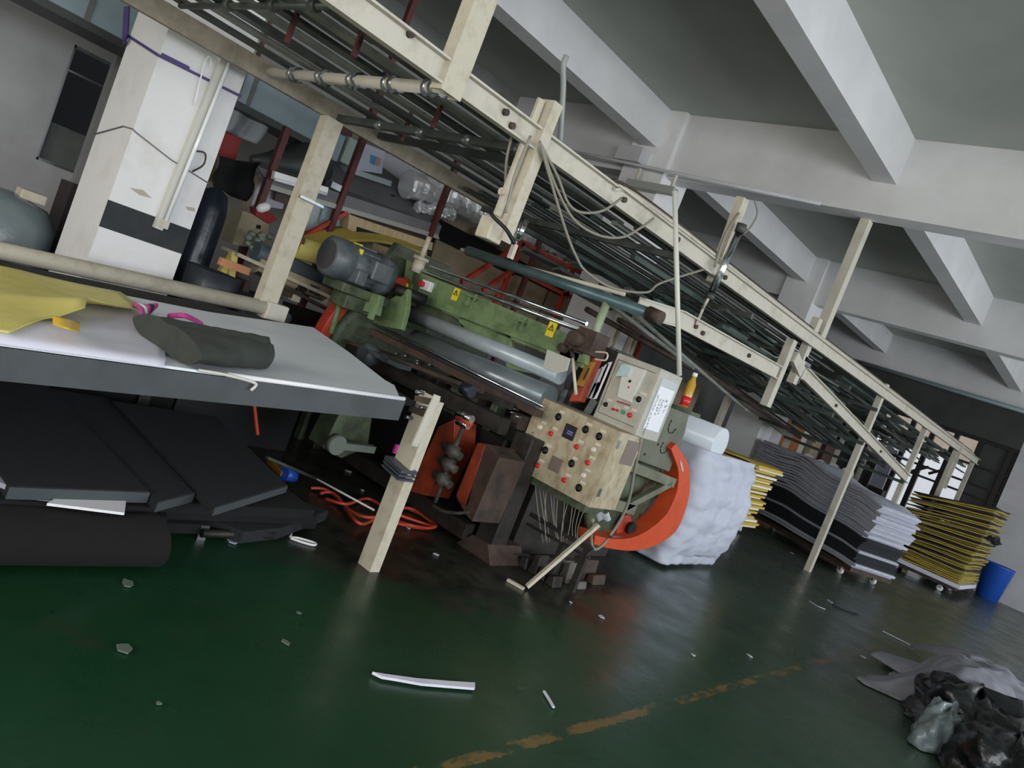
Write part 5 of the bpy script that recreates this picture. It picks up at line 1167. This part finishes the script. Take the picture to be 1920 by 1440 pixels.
# ------------------------------------------------------------------ litter on the floor
def strip(pts, w, m, lab, name='foam_strip', cat='scrap', group=None, z=.012):
    mb = MB(); q = spline([P(a, b, z=z) for a, b in pts], 6)
    for a, b in zip(q, q[1:]): mb.bar(a, b+(b-a)*.05, w, .008)
    return tag(mb.build(name, m), lab, cat, group)
sc_ = [P(a, b, z=.012) for a, b in ((697, 1264), (720, 1268), (780, 1276), (840, 1281), (889, 1284), (889, 1294), (850, 1291), (790, 1286), (740, 1277), (715, 1273))]
tag(MB().prism(sc_, (0, 0, .012)).build('foam_strip', m_liner), 'long curved white strip on the green floor in the foreground', 'strip')
strip([(1020, 1296), (1030, 1312), (1038, 1326)], .012, m_liner, 'thin pale thread right of the long white strip')
strip([(1518, 1127), (1532, 1136), (1547, 1142)], .02, m_gfoam, 'short pale strip lying in front of the grey foam trolley')
strip([(1552, 1125), (1560, 1130)], .03, m_gfoam, 'tiny pale strip right of the short pale strip')
strip([(1560, 1133), (1585, 1145), (1608, 1152)], .03, m_foamd, 'thin black strip lying in front of the grey foam trolley')
strip([(1655, 1183), (1685, 1198), (1715, 1213)], .018, m_gfoam, 'thin pale strip running to the grey fabric heap')
rs = random.Random(40)
SL = ('below the control box at the dark patch edge', 'right of the scrap below the control box', 'under the dark steel rod', 'tiny one touching the dark steel rod', 'just in front of the machine leg', 'behind the front beige post near the table end', 'beside the red hose', 'in front of the black foam roll', 'largest one at lower left', 'left of the front post reflection', 'between pole and red hose', 'left of the heap at yellow line end', 'on the far part of the yellow line', 'tiny one at bottom left', 'right below the front beige post', 'next to the clear plastic bag', 'below the near trolley wheel', 'in the open floor before the trolleys', 'in the dark left of the front post')
for sk, (a, b, s_) in enumerate(((1128, 1157, .04), (1070, 1130, .02), (433, 1014, .05), (423, 1005, .02), (817, 1040, .03), (653, 884, .04), (765, 990, .03), (238, 1095, .05), (231, 1215, .05), (535, 1205, .03), (680, 920, .03), (1620, 1233, .04), (1405, 1230, .03), (297, 1320, .015), (560, 1150, .02), (1740, 1390, .03), (1485, 1037, .04), (1300, 1229, .03), (724, 872, .03))):
    c_ = P(a, b, z=.004); n_ = 6; pl = [c_+V((s_*rs.uniform(.4, 1)*math.cos(k*1.047), s_*.8*rs.uniform(.4, 1)*math.sin(k*1.047), 0)) for k in range(n_)]
    m_ = m_gfoam if b < 1095 or a > 1000 else mat('dusty_scrap', '59665c', .8)
    tag(MB().prism(pl, (0, 0, .006)).build('litter_scrap', m_), 'small pale scrap on the floor '+SL[sk], 'scrap', 'small scraps on the floor')

# ------------------------------------------------------------------ heap of grey fabric and plastic at the right
hp_ = V((-.75, 8.4, 0))
def heap(u, v):
    x = -1.24+2.0*u; y = 7.0+1.9*v+1.1*v*u
    e = min(u*.8, 1-u, v, 1-v)*5; e = min(1, max(0, e)); e = e*e*(3-2*e)
    z = .02+e*(.26+.05*math.sin(3.1*u+2*v)+.08*fbm((x*2.2, y*1.6, 0), 1, 4)+.07*abs(math.sin(7*u-6*v+4*fbm((x, y, 4), 1)))+.02*abs(fbm((x*4, y*4, 9), 1)))
    x += .10*fbm((y*1.7, x, 2), 1)*1.5; y += .14*fbm((x*2.3, y, 7), 1)*1.5
    return (x, y, max(z, .015))
tag(MB().grid(heap, 80, 90, .012).build('grey_fabric_heap', m_heap), 'crumpled pale grey fabric heaped on the floor at right', 'fabric heap')
def flap(u, v):
    # pointed corner first, widening towards the heap
    w_ = .08+.62*u**.7
    return (-1.42+.95*u+.25*(v-.5)*w_, 9.55-.15*u-w_*v, .03+.25*math.sin(min(1, u*1.25)*1.6)*(1-.35*v)+.03*math.sin(9*u)*v)
tag(MB().grid(flap, 24, 14, .012).build('grey_fabric_flap', m_heap), 'pointed flap of pale grey fabric spread behind the heap', 'fabric')
def tongue(u, v):
    # folded corner lying left of the heap: bottom layer, fold, top layer
    x = -1.42+.6*u; a = math.pi*v
    return (x+.05*math.cos(a), 8.15+.3*u*math.cos(a)+.12*math.cos(a), .03+.10*math.sin(a)*(.5+u)+.02*u)
tag(MB().grid(tongue, 16, 16, .012).build('grey_fabric_fold', m_heap), 'rolled over fabric corner at the left tip of the heap', 'fabric')
def bag(cx, cy, rx, ry, h, seed, m, name, lab, cat, pw=2.5):
    mb = MB(); n1, n2 = 44, 22; vs = []
    def fn(u, v):
        an = 2*math.pi*u; r = math.cos(v*math.pi/2)**.6; d = (math.cos(an), math.sin(an), v)
        f = 1+.30*noise.fractal(V((d[0]*1.6+seed, d[1]*1.6, v*1.8)), 1, 2, 5)+.05*abs(noise.noise(V((d[0]*7, d[1]*7, v*8+seed))))
        return (cx+rx*r*d[0]*f, cy+ry*r*d[1]*f, max(.008, h*math.sin(v*math.pi/2)*f))
    mb.grid(fn, n1, n2)
    return tag(mb.build(name, m), lab, cat)
bag(-.52, 7.1, .50, .55, .36, 3, m_bag, 'black_plastic_bag', 'shiny black plastic bag directly in front of the grey fabric heap', 'bag')
bag(-.60, 6.5, .16, .40, .26, 9, m_clear, 'clear_plastic_bag', 'cloudy clear plastic bag between the two black bags', 'bag')
bag(-.18, 6.35, .36, .6, .34, 14, m_bag, 'black_plastic_bag', 'black plastic bag at the bottom right picture corner', 'bag')
